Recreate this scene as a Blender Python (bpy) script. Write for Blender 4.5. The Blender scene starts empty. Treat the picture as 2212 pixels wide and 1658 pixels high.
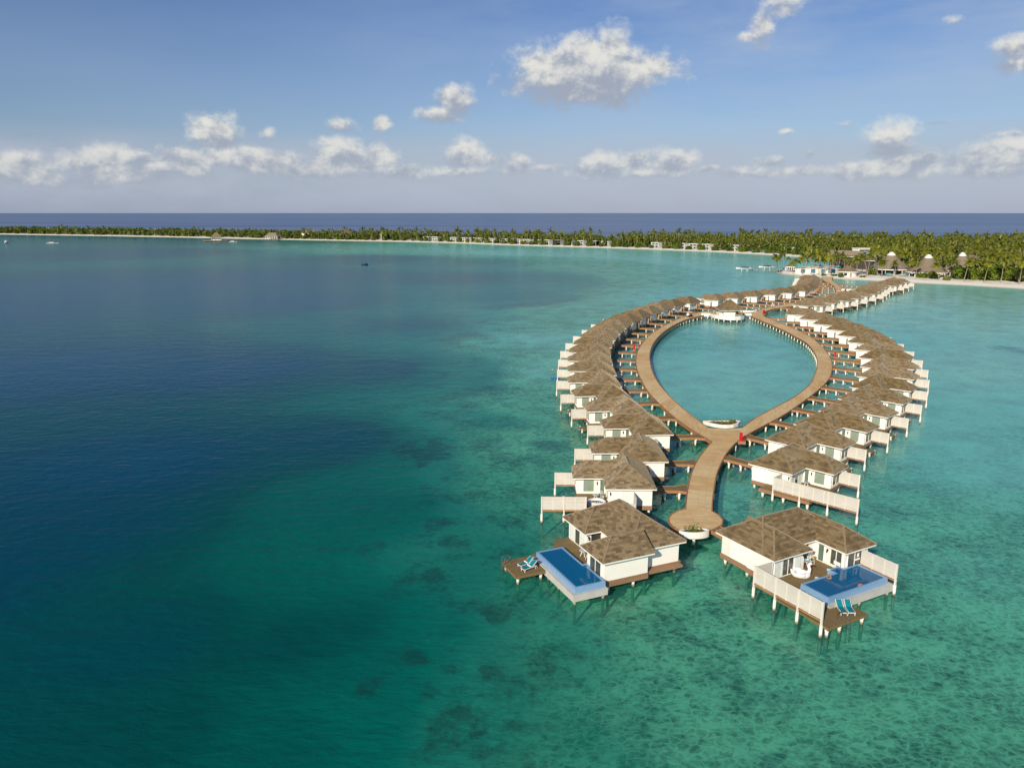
import bpy, math, random
from mathutils import Vector, Matrix, noise as mnoise
from mathutils.geometry import tessellate_polygon
rnd = random.Random(7)
S = bpy.context.scene
C = S.collection
R = math.radians
sin, cos, pi = math.sin, math.cos, math.pi

# ------------------------------------------------------------------ camera
FPX, CAM_H = 1640.0, 40.0                      # focal length in pixels of a 2212 px wide picture, height above water
PITCH = math.atan((829 - 460) / FPX)
cam_d = bpy.data.cameras.new('camera'); cam = bpy.data.objects.new('camera', cam_d); C.objects.link(cam)
cam_d.sensor_width = 36; cam_d.lens = 36 * FPX / 2212; cam_d.clip_start = 0.5; cam_d.clip_end = 400000
cam.location = (0, 0, CAM_H); cam.rotation_euler = (pi / 2 - PITCH, 0, 0)
S.camera = cam
S.view_settings.view_transform = 'Standard'; S.view_settings.look = 'None'
S.view_settings.gamma = 1; S.view_settings.exposure = 0

def ray(px, py):
    dx, dy = (px - 1106) / FPX, -(py - 829) / FPX
    return Vector((dx, cos(PITCH) + dy * sin(PITCH), -sin(PITCH) + dy * cos(PITCH)))
def at(px, py, z=0.0):
    v = ray(px, py); t = (z - CAM_H) / v.z
    return Vector((v.x * t, v.y * t, z))
def zr(reg, x, y, z=0.0, w=2212):              # a point read in a crop of the photograph
    k = (reg[2] - reg[0]) / w; f = 2212 / 3901
    return at((reg[0] + x * k) * f, (reg[1] + y * k) * f, z)

# ------------------------------------------------------------------ colours and materials
def lin(c): return tuple((v / 12.92 if v <= .04045 else ((v + .055) / 1.055) ** 2.4) for v in c)
def rgb(r, g, b): return lin((r / 255, g / 255, b / 255))
M = {}
class NT:
    def __init__(s, tree): s.t = tree; s.n = tree.nodes; s.l = tree.links
    def new(s, typ, ins=None, **kw):
        n = s.n.new(typ)
        for k, v in kw.items(): setattr(n, k, v)
        for k, v in (ins or {}).items(): s.set(n.inputs[k], v)
        return n
    def set(s, sock, v):
        if isinstance(v, bpy.types.NodeSocket): s.l.new(v, sock)
        elif isinstance(v, bpy.types.Node): s.l.new(v.outputs[0], sock)
        else:
            if isinstance(v, tuple) and len(v) == 3 and sock.type == 'RGBA': v = v + (1,)
            sock.default_value = v
    def math(s, op, a, b=None, c=None, clamp=False):
        n = s.n.new('ShaderNodeMath'); n.operation = op; n.use_clamp = clamp
        s.set(n.inputs[0], a)
        if b is not None: s.set(n.inputs[1], b)
        if c is not None: s.set(n.inputs[2], c)
        return n.outputs[0]
    def mix(s, f, a, b, blend='MIX'):
        n = s.n.new('ShaderNodeMix'); n.data_type = 'RGBA'; n.blend_type = blend
        s.set(n.inputs[0], f); s.set(n.inputs[6], a); s.set(n.inputs[7], b)
        return n.outputs[2]
    def ramp(s, f, stops, interp='LINEAR'):
        n = s.n.new('ShaderNodeValToRGB'); r = n.color_ramp; r.interpolation = interp
        while len(r.elements) < len(stops): r.elements.new(.5)
        for e, (p, c) in zip(r.elements, stops):
            e.position = p; e.color = tuple(c) + (1,) if len(c) == 3 else c
        s.set(n.inputs[0], f); return n.outputs[0]
    def noise(s, vec, scale, detail=3, rough=.55, dist=0.0):
        n = s.new('ShaderNodeTexNoise', {'Vector': vec, 'Scale': scale, 'Detail': detail, 'Roughness': rough, 'Distortion': dist})
        return n.outputs[0]
    def scaled(s, vec, sc, loc=(0, 0, 0), rot=(0, 0, 0)):
        return s.new('ShaderNodeMapping', {'Vector': vec, 'Scale': sc, 'Location': loc, 'Rotation': rot}).outputs[0]
def material(name):
    m = bpy.data.materials.new(name); m.use_nodes = True
    t = NT(m.node_tree); b = m.node_tree.nodes['Principled BSDF']
    M[name] = m
    return m, t, b
def simple(name, c, c2=None, scale=2.0, rough=.6, bump=0.0, bscale=None, spec=.3, sheen=0.0, metal=0.0):
    m, t, b = material(name)
    co = t.new('ShaderNodeTexCoord').outputs['Object']
    if c2:
        f = t.noise(co, scale, 4)
        t.set(b.inputs['Base Color'], t.mix(t.math('MULTIPLY_ADD', f, 2.2, -.6, clamp=True), c, c2))
    else: t.set(b.inputs['Base Color'], c)
    b.inputs['Roughness'].default_value = rough; b.inputs['Specular IOR Level'].default_value = spec
    b.inputs['Metallic'].default_value = metal
    if sheen: b.inputs['Sheen Weight'].default_value = sheen
    if bump:
        h = t.noise(co, bscale or scale * 4, 3)
        t.set(b.inputs['Normal'], t.new('ShaderNodeBump', {'Height': h, 'Strength': bump, 'Distance': .02}).outputs[0])
    return m
def planks(name, c1, c2, dark, width, row, coord='UV', big=None, rough=.7, axis=0):
    m, t, b = material(name)
    co = t.new('ShaderNodeTexCoord').outputs[coord]
    if axis: co = t.scaled(co, (1, 1, 1), rot=(0, 0, pi / 2))
    br = t.new('ShaderNodeTexBrick', {'Vector': co, 'Color1': c1, 'Color2': c2, 'Mortar': dark, 'Scale': 1.0, 'Mortar Size': row * .06, 'Brick Width': width, 'Row Height': row, 'Bias': -.1}, offset=.37)
    col = br.outputs[0]
    g = t.noise(t.scaled(co, (1.2, 14, 1)), 1.0, 3)
    col = t.mix(t.math('MULTIPLY', g, .35), col, tuple(v * .55 for v in c1))
    if big:
        bb = t.new('ShaderNodeTexBrick', {'Vector': co, 'Color1': (0, 0, 0), 'Color2': (1, 1, 1), 'Mortar': (.5, .5, .5), 'Scale': 1.0, 'Mortar Size': 0.0, 'Brick Width': 900.0, 'Row Height': big[0]}, offset=0.0)
        col = t.mix(t.math('MULTIPLY', t.math('SUBTRACT', 1.0, bb.outputs[0]), big[2]), col, big[1], 'MULTIPLY')
    w = t.noise(co, .35, 3)
    col = t.mix(t.math('MULTIPLY_ADD', w, 1.6, -.55, clamp=True), col, t.mix(.5, col, tuple(min(1, v * 1.5) for v in c2)))
    t.set(b.inputs['Base Color'], col); b.inputs['Roughness'].default_value = rough
    b.inputs['Specular IOR Level'].default_value = .25
    return m

simple('white_paint', (.85, .835, .775), (.80, .785, .725), .6, .55)
simple('white_trim', (.80, .79, .75), None, rough=.45)
simple('white_plaster', (.80, .78, .73), (.70, .68, .63), .8, .7, bump=.2, bscale=6)
simple('concrete', (.52, .51, .48), (.44, .43, .40), .9, .75, bump=.2)
simple('curtain', (.70, .76, .72), (.55, .62, .58), 3, .8)
simple('steel', (.62, .62, .62), None, rough=.25, metal=1.0)
simple('batten_paint', (.66, .62, .55), None, rough=.55)
simple('white_wicker', (.75, .73, .68), None, rough=.5)
simple('table_glass', (.25, .36, .40), None, rough=.15, spec=.6)
simple('teal_fabric', (.0, .21, .26), (.0, .17, .22), 8, .7)
simple('towel_white', (.75, .78, .80), None, rough=.9)
simple('towel_aqua', (.35, .66, .74), (.60, .78, .82), 6, .9)
simple('towel_orange', (.68, .30, .03), None, rough=.9)
simple('red_paint', (.45, .012, .015), None, rough=.35)
simple('black_rubber', (.02, .02, .022), None, rough=.6)
simple('float_white', (.80, .80, .79), None, rough=.3, spec=.5)
simple('float_orange', (.75, .08, .02), None, rough=.35)
simple('skin', (.36, .19, .12), None, rough=.6)
simple('hair_fair', (.30, .17, .06), None, rough=.7)
simple('hair_dark', (.03, .02, .016), None, rough=.6)
simple('cloth_white', (.75, .74, .72), None, rough=.8)
simple('cloth_pink', (.62, .28, .27), None, rough=.8)
simple('cloth_navy', (.02, .03, .10), None, rough=.8)
simple('cloth_yellow', (.55, .60, .03), None, rough=.7)
simple('blue_plastic', (.005, .12, .42), None, rough=.4)
simple('soil', (.09, .055, .025), (.16, .11, .04), 5, .9)
simple('plant_green', (.10, .15, .02), (.18, .20, .03), 6, .6)
simple('bark', (.36, .30, .22), (.24, .19, .13), 5, .85)
simple('boat_white', (.80, .80, .78), None, rough=.25, spec=.5)
simple('boat_navy', (.012, .018, .06), None, rough=.4)
simple('umbrella_teal', (.03, .42, .44), (.10, .50, .50), 3, .7)
simple('teal_panel', (.01, .30, .32), (.02, .22, .25), 1, .5)
simple('dark_interior', (.03, .028, .025), (.06, .05, .04), 1.5, .7)
simple('interior_wood', (.16, .08, .03), (.06, .035, .02), 2, .5)
simple('dark_lamp', (.03, .025, .02), None, rough=.4)
simple('pale_timber', (.40, .28, .17), (.30, .20, .12), 3, .7)
simple('pink_cloth', (.55, .05, .12), None, rough=.8)
simple('bright_blue_glass', (.03, .12, .20), (.08, .22, .30), 1, .1, spec=.6)
simple('pool_tile_pale', (.15, .29, .50), (.24, .40, .60), 8, .3, spec=.5)
simple('pool_tile_deep', (.012, .08, .27), (.016, .10, .30), 3, .4)
planks('boardwalk_wood', (.80, .63, .345), (.61, .46, .245), (.17, .11, .05), 2.6, .30, big=(6.3, (.84, .68, .50), .8))
planks('terrace_wood', (.24, .175, .08), (.17, .12, .055), (.07, .05, .025), 3.0, .14, coord='Object')
planks('fascia_wood', (.40, .21, .105), (.30, .15, .07), (.09, .045, .02), 4.0, .2, coord='UV')
planks('skirting_wood', (.33, .20, .12), (.25, .145, .085), (.06, .035, .02), 3.5, .16, coord='UV')
planks('screen_slats', (.62, .60, .55), (.55, .52, .47), (.25, .22, .18), 9.0, .2, coord='UV', rough=.6)
planks('siding', (.76, .73, .67), (.72, .69, .63), (.52, .49, .45), 9.0, .2, coord='UV', rough=.6)

def shingles(name, c1, c2, dark, bw=.5, rh=.21, sheen=.3):
    m, t, b = material(name)
    tc = t.new('ShaderNodeTexCoord'); uv = tc.outputs['UV']
    oi = t.new('ShaderNodeObjectInfo').outputs['Random']
    off = t.new('ShaderNodeVectorMath', {0: uv, 1: t.new('ShaderNodeCombineXYZ', {0: t.math('MULTIPLY', oi, 37.0), 1: 0.0, 2: 0.0}).outputs[0]}, operation='ADD').outputs[0]
    jit = t.noise(off, 2.2, 2)
    v2 = t.new('ShaderNodeVectorMath', {0: off, 1: t.new('ShaderNodeCombineXYZ', {0: t.math('MULTIPLY', jit, .25), 1: t.math('MULTIPLY', jit, .06), 2: 0.0}).outputs[0]}, operation='ADD').outputs[0]
    br = t.new('ShaderNodeTexBrick', {'Vector': v2, 'Color1': c1, 'Color2': c2, 'Mortar': dark, 'Scale': 1.0, 'Mortar Size': .010, 'Mortar Smooth': .4, 'Brick Width': bw, 'Row Height': rh}, offset=.43)
    col = br.outputs[0]
    n1 = t.noise(off, .55, 5, .65)
    col = t.mix(t.math('MULTIPLY_ADD', n1, 1.8, -.72, clamp=True), col, tuple(v * .95 for v in c2))
    n2 = t.noise(t.scaled(off, (6, 1.2, 1)), 1.6, 4, .7)
    col = t.mix(t.math('MULTIPLY', n2, .38), col, tuple(v * .7 for v in c1), 'MIX')
    n3 = t.noise(off, 9, 3, .7)
    col = t.mix(t.math('MULTIPLY_ADD', n3, 2.6, -1.2, clamp=True), col, dark)
    hv = t.new('ShaderNodeHueSaturation', {'Color': col, 'Value': t.math('MULTIPLY_ADD', oi, .34, .82), 'Saturation': t.math('MULTIPLY_ADD', oi, -.2, 1.08)}).outputs[0]
    t.set(b.inputs['Base Color'], hv)
    b.inputs['Roughness'].default_value = .85; b.inputs['Specular IOR Level'].default_value = .15
    b.inputs['Sheen Weight'].default_value = sheen; b.inputs['Sheen Roughness'].default_value = .3
    b.inputs['Sheen Tint'].default_value = (1.0, .86, .58, 1)
    sepv = t.new('ShaderNodeSeparateXYZ', {0: v2}).outputs[1]
    saw = t.math('FRACT', t.math('DIVIDE', sepv, rh))
    hgt = t.math('ADD', t.math('MULTIPLY', saw, -.8), t.math('MULTIPLY', n3, .9))
    t.set(b.inputs['Normal'], t.new('ShaderNodeBump', {'Height': hgt, 'Strength': .55, 'Distance': .05}).outputs[0])
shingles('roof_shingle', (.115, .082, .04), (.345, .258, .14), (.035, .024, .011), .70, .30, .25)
shingles('roof_shingle_pale', (.18, .135, .072), (.50, .385, .22), (.06, .04, .02), .85, .36, .25)  # paler shingles for the outward roof slopes
shingles('roof_thatch', (.20, .155, .105), (.25, .20, .14), (.10, .08, .055), .9, .3, .25)
simple('ridge_board', (.27, .20, .115), (.17, .12, .065), 3, .8, sheen=.4)

def glass_mat(name, c, rough=.04, spec=.7):
    m, t, b = material(name)
    co = t.new('ShaderNodeTexCoord').outputs['Object']
    f = t.noise(co, .9, 2)
    t.set(b.inputs['Base Color'], t.mix(f, c, tuple(v * .5 for v in c)))
    b.inputs['Roughness'].default_value = rough; b.inputs['Specular IOR Level'].default_value = spec
glass_mat('clear_glass', (.10, .11, .09)); glass_mat('frosted_glass', (.30, .38, .31), .3, .5); glass_mat('green_glass', (.16, .24, .19), .15, .5)

def pile_mat():
    m, t, b = material('pile_paint')
    z = t.new('ShaderNodeSeparateXYZ', {0: t.new('ShaderNodeNewGeometry').outputs['Position']}).outputs[2]
    n = t.noise(t.new('ShaderNodeTexCoord').outputs['Object'], 5, 3)
    f = t.math('ADD', z, t.math('MULTIPLY', n, .35))
    col = t.ramp(t.math('MULTIPLY_ADD', f, .5, .3, clamp=True), [(.0, (.06, .19, .15)), (.24, (.07, .16, .11)), (.40, (.06, .055, .03)), (.50, (.30, .27, .17)), (.60, (.76, .74, .67))])
    t.set(b.inputs['Base Color'], col); b.inputs['Roughness'].default_value = .7
pile_mat()

def sand_mat():
    m, t, b = material('beach_sand')
    co = t.new('ShaderNodeTexCoord').outputs['Object']
    inl = t.new('ShaderNodeAttribute', attribute_name='inland').outputs['Fac']
    n = t.noise(co, .12, 4); n2 = t.noise(co, 1.5, 4)
    sand = t.mix(n2, (.86, .82, .73), (.76, .71, .60))
    wet = t.mix(t.math('MULTIPLY_ADD', inl, 6.0, -.6, clamp=True), (.60, .56, .45), sand)
    grass = t.mix(n2, (.045, .07, .018), (.11, .10, .045))
    f = t.math('MULTIPLY_ADD', t.math('ADD', inl, t.math('MULTIPLY', t.math('SUBTRACT', n, .5), .5)), 4.0, -2.4, clamp=True)
    t.set(b.inputs['Base Color'], t.mix(f, wet, grass)); b.inputs['Roughness'].default_value = .9
sand_mat()

def leaf_mat(name, c1, c2, tr=.25):
    m, t, b = material(name)
    oi = t.new('ShaderNodeObjectInfo').outputs['Random']
    g = t.new('ShaderNodeNewGeometry')
    f = t.noise(g.outputs['Position'], .7, 3, .7)
    col = t.mix(t.math('MULTIPLY_ADD', f, 2.4, -.7, clamp=True), c1, c2)
    hv = t.new('ShaderNodeHueSaturation', {'Color': col, 'Hue': t.math('MULTIPLY_ADD', oi, -.03, .512), 'Value': t.math('MULTIPLY_ADD', oi, .6, .7)}).outputs[0]
    t.set(b.inputs['Base Color'], hv)
    b.inputs['Roughness'].default_value = .45; b.inputs['Specular IOR Level'].default_value = .35
    tl = t.new('ShaderNodeBsdfTranslucent', {'Color': hv})
    mx = t.new('ShaderNodeMixShader', {0: tr, 1: b.outputs[0], 2: tl.outputs[0]})
    t.l.new(mx.outputs[0], m.node_tree.nodes['Material Output'].inputs[0])
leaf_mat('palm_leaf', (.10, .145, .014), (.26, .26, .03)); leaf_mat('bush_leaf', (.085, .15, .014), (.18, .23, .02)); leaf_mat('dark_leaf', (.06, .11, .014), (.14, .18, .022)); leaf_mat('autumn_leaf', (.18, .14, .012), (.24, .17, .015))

# ------------------------------------------------------------------ mesh builder
class MB:
    def __init__(s, mx=1): s.v = []; s.f = []; s.uv = []; s.mx = mx; s.mi = []
    def add(s, verts, faces, uvs=None, mi=0):
        o = len(s.v)
        for x, y, z in verts: s.v.append((s.mx * x, y, z))
        for i, f in enumerate(faces):
            g = [o + k for k in f]; u = list(uvs[i]) if uvs else None
            if s.mx < 0:
                g.reverse()
                if u: u.reverse()
            s.f.append(g); s.uv.append(u); s.mi.append(mi)
        return s
    def box(s, x0, x1, y0, y1, z0, z1, yaw=0, about=None, mi=0):
        p = [(x, y, z) for z in (z0, z1) for x, y in ((x0, y0), (x1, y0), (x1, y1), (x0, y1))]
        if yaw:
            cx, cy = about or ((x0 + x1) / 2, (y0 + y1) / 2); c, n = cos(yaw), sin(yaw)
            p = [(cx + (x - cx) * c - (y - cy) * n, cy + (x - cx) * n + (y - cy) * c, z) for x, y, z in p]
        return s.add(p, [(3, 2, 1, 0), (4, 5, 6, 7), (0, 1, 5, 4), (1, 2, 6, 5), (2, 3, 7, 6), (3, 0, 4, 7)], mi=mi)
    def bar(s, a, b, w, h, up=(0, 0, 1)):
        a, b = Vector(a), Vector(b); d = (b - a).normalized(); u = Vector(up)
        if abs(d.dot(u)) > .98: u = Vector((1, 0, 0))
        r = d.cross(u).normalized() * w / 2; u = r.cross(d).normalized() * h / 2
        p = [tuple(q + i * r + j * u) for q in (a, b) for i, j in ((-1, -1), (1, -1), (1, 1), (-1, 1))]
        return s.add(p, [(0, 1, 2, 3), (7, 6, 5, 4), (1, 0, 4, 5), (2, 1, 5, 6), (3, 2, 6, 7), (0, 3, 7, 4)])
    def tube(s, pts, radii, n=8, cap=True):
        pts = [Vector(p) for p in pts]
        if not isinstance(radii, (list, tuple)): radii = [radii] * len(pts)
        vs = []; prev = None
        for i, p in enumerate(pts):
            d = (pts[min(i + 1, len(pts) - 1)] - pts[max(i - 1, 0)]).normalized()
            if prev is None:
                r = d.cross(Vector((0, 0, 1)))
                if r.length < .05: r = d.cross(Vector((0, 1, 0)))
            else: r = prev - d * prev.dot(d)
            r.normalize(); prev = r; u = d.cross(r)
            vs += [tuple(p + radii[i] * (cos(2 * pi * k / n) * r + sin(2 * pi * k / n) * u)) for k in range(n)]
        fs = []
        for i in range(len(pts) - 1):
            for k in range(n):
                a, b = i * n + k, i * n + (k + 1) % n
                fs.append((a, b, b + n, a + n))
        if cap: fs += [tuple(range(n - 1, -1, -1)), tuple(range((len(pts) - 1) * n, len(pts) * n))]
        return s.add(vs, fs)
    def cyl(s, x, y, z0, z1, r0, r1=None, n=10): return s.tube([(x, y, z0), (x, y, z1)], [r0, r0 if r1 is None else r1], n)
    def ball(s, c, r, n=12, m=8, rot=None):
        vs = []; fs = []; rx, ry, rz = r if isinstance(r, tuple) else (r, r, r)
        for i in range(m + 1):
            t = pi * i / m
            for k in range(n):
                q = Vector((rx * sin(t) * cos(2 * pi * k / n), ry * sin(t) * sin(2 * pi * k / n), rz * cos(t)))
                if rot: q = rot @ q
                vs.append((c[0] + q.x, c[1] + q.y, c[2] + q.z))
        for i in range(m):
            for k in range(n):
                a, b = i * n + k, i * n + (k + 1) % n
                fs.append((a, a + n, b + n, b))
        return s.add(vs, fs)
    def prism(s, poly, z0, z1):
        n = len(poly)
        area = sum(poly[i][0] * poly[(i + 1) % n][1] - poly[(i + 1) % n][0] * poly[i][1] for i in range(n))
        if area < 0: poly = list(reversed(poly))
        vs = [(p[0], p[1], z0) for p in poly] + [(p[0], p[1], z1) for p in poly]
        tri = tessellate_polygon([[Vector((p[0], p[1], 0)) for p in poly]])
        fs = []
        for t in tri:
            a, b, c = (Vector(poly[k]) for k in t)
            if (b - a).x * (c - a).y - (b - a).y * (c - a).x < 0: t = (t[0], t[2], t[1])
            fs.append(tuple(k + n for k in t)); fs.append((t[2], t[1], t[0]))
        fs += [(i, (i + 1) % n, (i + 1) % n + n, i + n) for i in range(n)]
        return s.add(vs, fs)
    def lathe(s, prof, n=20, cx=0, cy=0, close=False):
        vs = [(cx + r * cos(2 * pi * k / n), cy + r * sin(2 * pi * k / n), z) for r, z in prof for k in range(n)]
        fs = [(i * n + k, i * n + (k + 1) % n, (i + 1) * n + (k + 1) % n, (i + 1) * n + k) for i in range(len(prof) - 1) for k in range(n)]
        return s.add(vs, fs)
    def slope(s, pts, mi=0):
        # one roof plane: the first two points are the eave; UV in metres along the eave and up the slope
        P = [Vector(p) for p in pts]
        if (P[1] - P[0]).cross(P[-1] - P[0]).z < 0: pts = [pts[1], pts[0]] + list(reversed(pts[2:])); P = [Vector(p) for p in pts]
        e = (P[1] - P[0]).normalized(); n = (P[1] - P[0]).cross(P[-1] - P[0]).normalized(); u = n.cross(e)
        uv = [((p - P[0]).dot(e), (p - P[0]).dot(u)) for p in P]
        s.add(pts, [tuple(range(len(pts)))], [uv], mi)
    def build(s, name, mat, parent=None, smooth=False, link=True):
        me = bpy.data.meshes.new(name); me.from_pydata(s.v, [], s.f)
        lay = me.uv_layers.new(name='UVMap').data; i = 0
        for fi, f in enumerate(s.f):
            u = s.uv[fi]
            if u is None:
                a, b, c = (Vector(s.v[k]) for k in f[:3]); n = (b - a).cross(c - b)
                if n.length > 0: n.normalize()
                if abs(n.z) > .75: u = [(s.v[k][0], s.v[k][1]) for k in f]
                else:
                    h = Vector((-n.y, n.x, 0)); h = h.normalized() if h.length else Vector((1, 0, 0))
                    u = [(s.v[k][0] * h.x + s.v[k][1] * h.y, s.v[k][2]) for k in f]
            for q in u: lay[i].uv = q; i += 1
        for mt in (mat if isinstance(mat, (list, tuple)) else [mat]): me.materials.append(M[mt])
        if any(s.mi):
            me.polygons.foreach_set('material_index', s.mi)
        if smooth: me.polygons.foreach_set('use_smooth', [True] * len(me.polygons))
        me.update()
        return link_mesh(name, me, parent)
def link_mesh(name, me, parent=None):
    o = bpy.data.objects.new(name, me); C.objects.link(o)
    if parent: o.parent = parent
    return o
def tag(o, label=None, cat=None, group=None, kind=None):
    if label: o['label'] = label
    if cat: o['category'] = cat
    if group: o['group'] = group
    if kind: o['kind'] = kind
    return o
def thing(name, label, cat, loc=(0, 0, 0), rz=0, group=None):
    o = bpy.data.objects.new(name, None); C.objects.link(o); o.empty_display_size = .3
    o.location = loc; o.rotation_euler = (0, 0, rz)
    return tag(o, label, cat, group)
KIDS = {}
def copy_tree(o, parent=None):                 # a thing, its parts and their sub-parts
    if o.name not in KIDS: KIDS[o.name] = list(o.children)
    c = o.copy(); C.objects.link(c)
    if parent: c.parent = parent
    for ch in KIDS[o.name]: copy_tree(ch, c)
    return c
ORD = 'zeroth first second third fourth fifth sixth seventh eighth ninth tenth eleventh twelfth thirteenth fourteenth fifteenth sixteenth seventeenth eighteenth nineteenth'.split()

# ------------------------------------------------------------------ roofs
def hip(mb, caps, x0, x1, y0, y1, ze, s, axis='y', open0=False, open1=False, pale=()):
    q = (lambda a, b, z: (a, b, z)) if axis == 'x' else (lambda a, b, z: (b, a, z))
    a0, a1, b0, b1 = (x0, x1, y0, y1) if axis == 'x' else (y0, y1, x0, x1)
    h = (b1 - b0) / 2; bm = (b0 + b1) / 2; zr_ = ze + s * h
    r0 = a0 + (0 if open0 else h); r1 = a1 - (0 if open1 else h)
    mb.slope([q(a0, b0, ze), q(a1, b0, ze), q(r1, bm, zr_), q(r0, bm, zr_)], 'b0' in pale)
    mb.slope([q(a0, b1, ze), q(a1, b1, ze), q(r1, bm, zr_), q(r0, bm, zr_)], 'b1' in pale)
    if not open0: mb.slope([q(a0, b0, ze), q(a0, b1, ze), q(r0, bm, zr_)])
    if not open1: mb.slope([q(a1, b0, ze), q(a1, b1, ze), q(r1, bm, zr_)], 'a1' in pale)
    d = .07                                     # the thick lower edge of the shingles
    ring = [(a0, b0), (a1, b0), (a1, b1), (a0, b1)]
    for i in range(4):
        if (open1 and i == 1) or (open0 and i == 3): continue
        p, r = ring[i], ring[(i + 1) % 4]
        mb.add([q(*p, ze - d), q(*r, ze - d), q(*r, ze), q(*p, ze)], [(0, 1, 2, 3)] if axis == 'x' else [(3, 2, 1, 0)])
    if caps is not None:
        w = .17
        caps.bar(q(r0, bm, zr_ + .01), q(r1, bm, zr_ + .01), w, .07)
        for op, ae, re in ((open0, a0, r0), (open1, a1, r1)):
            if not op:
                for be in (b0, b1): caps.bar(q(ae, be, ze + .01), q(re, bm, zr_ + .01), w, .06)
ZE, SL, ZF = 4.05, .68, 1.5                     # eave height, roof slope, floor height above the water

def piles(parent, spots, mx=1, top=.9, r=.17, bot=-2.6, name='pile', mat='pile_paint'):
    me = None
    for x, y in spots:
        if me is None:
            mb = MB(); mb.tube([(0, 0, bot), (0, 0, top - .25), (0, 0, top - .25), (0, 0, top)], [r, r * .96, r * 1.25, r * 1.25], 10)
            o = mb.build(name, mat, parent); me = o.data
        else: o = link_mesh(name, me, parent)
        o.location = (mx * x, y, 0)
    return me
def privacy_screen(parent, mx, p0, p1, posts, z0=1.75, z1=3.65, battens=1.45, pile_at=()):
    """slatted cream screen between two plan points with tall posts standing in the water"""
    p0, p1 = Vector(p0), Vector(p1); L = (p1 - p0).length; d = (p1 - p0) / L
    mb = MB(mx); mb.bar((*p0, (z0 + z1) / 2 + .05), (*p1, (z0 + z1) / 2 + .05), .05, z1 - z0 - .12)
    sc = mb.build('privacy_screen', 'screen_slats', parent)
    mb = MB(mx); mb.bar((*p0, z0 - .02), (*p1, z0 - .02), .12, .17); mb.build('bottom_beam', 'fascia_wood', sc)
    n = Vector((-d.y, d.x)); k = 1; mb = MB(mx)
    while k * battens < L - .3:
        c = p0 + d * (k * battens); k += 1
        mb.box(c.x - .06, c.x + .06, c.y - .045, c.y + .045, z0 + .02, z1 + .02, math.atan2(d.y, d.x))
    mb.bar((*p0, z1 + .0), (*p1, z1 + .0), .09, .06)
    mb.build('batten', 'batten_paint', sc)
    for t in posts:
        c = p0 + d * t
        mb = MB(mx); mb.box(c.x - .09, c.x + .09, c.y - .09, c.y + .09, 1.0, z1 + .05, math.atan2(d.y, d.x)); mb.build('post', 'batten_paint', sc)
        mb = MB(mx); mb.cyl(c.x, c.y, -2.6, 1.25, .17, .16); mb.build('pile', 'pile_paint', sc)
    return sc
def window(parent, mx, name, p0, p1, z0, z1, panes=2, glass='clear_glass', out=(0, -1), fw=.09, curtain=False):
    """glazing with a raised white frame on a wall that runs from p0 to p1; out points away from the wall"""
    p0, p1, o = Vector(p0), Vector(p1), Vector(out); L = (p1 - p0).length; d = (p1 - p0) / L
    def slab(mb, t0, t1, a, b, o0, o1):
        q = [p0 + d * t0 + o * o0, p0 + d * t1 + o * o0, p0 + d * t1 + o * o1, p0 + d * t0 + o * o1]
        mb.prism([(v.x, v.y) for v in q], a, b)
    mb = MB(mx); slab(mb, 0, L, z0, z1, -.02, .02); w = mb.build(name, glass, parent)
    mb = MB(mx)
    slab(mb, -fw, L + fw, z1, z1 + fw, -.02, .07); slab(mb, -fw, L + fw, z0 - fw, z0, -.02, .08)
    for k in range(panes + 1):
        t = L * k / panes; a, b = (t - fw, t) if k == 0 else ((t, t + fw) if k == panes else (t - fw / 2, t + fw / 2))
        slab(mb, a, b, z0, z1, -.02, .06)
    mb.build('frame', 'white_trim', w)
    if curtain:
        n = 14; cw = L * .3
        for s0 in (.05, L - .05 - cw):
            mb = MB(mx)
            q = [p0 + d * (s0 + cw * i / n) + o * (.028 + .012 * (i % 2)) for i in range(n + 1)]
            vs = [(v.x, v.y, z) for v in q for z in (z0 + .03, z1 - .03)]
            mb.add(vs, [(2 * i, 2 * i + 2, 2 * i + 3, 2 * i + 1) for i in range(n)])
            mb.build('curtain', 'curtain', w)
    return w
def lamp(parent, mx, x, y, z, out):
    mb = MB(mx); mb.box(x - .07, x + .07, y - .07, y + .07, z - .12, z + .12); mb.box(x + out[0] * .1 - .05, x + out[0] * .1 + .05, y + out[1] * .1 - .05, y + out[1] * .1 + .05, z - .3, z + .05)
    mb.build('wall_lamp', 'dark_lamp', parent)
def ladder(parent, mx, x, y, ztop, d, w=.55, zb=-.9):
    """steel swim ladder: two hooped rails and rungs, descending on the side d"""
    d = Vector(d).normalized(); n = Vector((-d.y, d.x)); mb = MB(mx)
    for s in (-.5, .5):
        b = Vector((x, y)) + n * s * w
        P = [(-.75, ztop), (-.72, ztop + .7), (-.5, ztop + .95), (-.1, ztop + .8), (.1, ztop + .3), (.16, ztop - .1), (.34, zb)]
        mb.tube([(b.x + d.x * t, b.y + d.y * t, z) for t, z in P], .032, 6)
    for k in range(4):
        z = ztop - .25 - k * .33; t = .19 + .18 * (ztop - .1 - z) / (ztop - .1 - zb); c = Vector((x, y)) + d * t
        mb.tube([(c.x - n.x * w / 2, c.y - n.y * w / 2, z), (c.x + n.x * w / 2, c.y + n.y * w / 2, z)], .025, 6)
    return mb.build('ladder', 'steel', parent)

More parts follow.
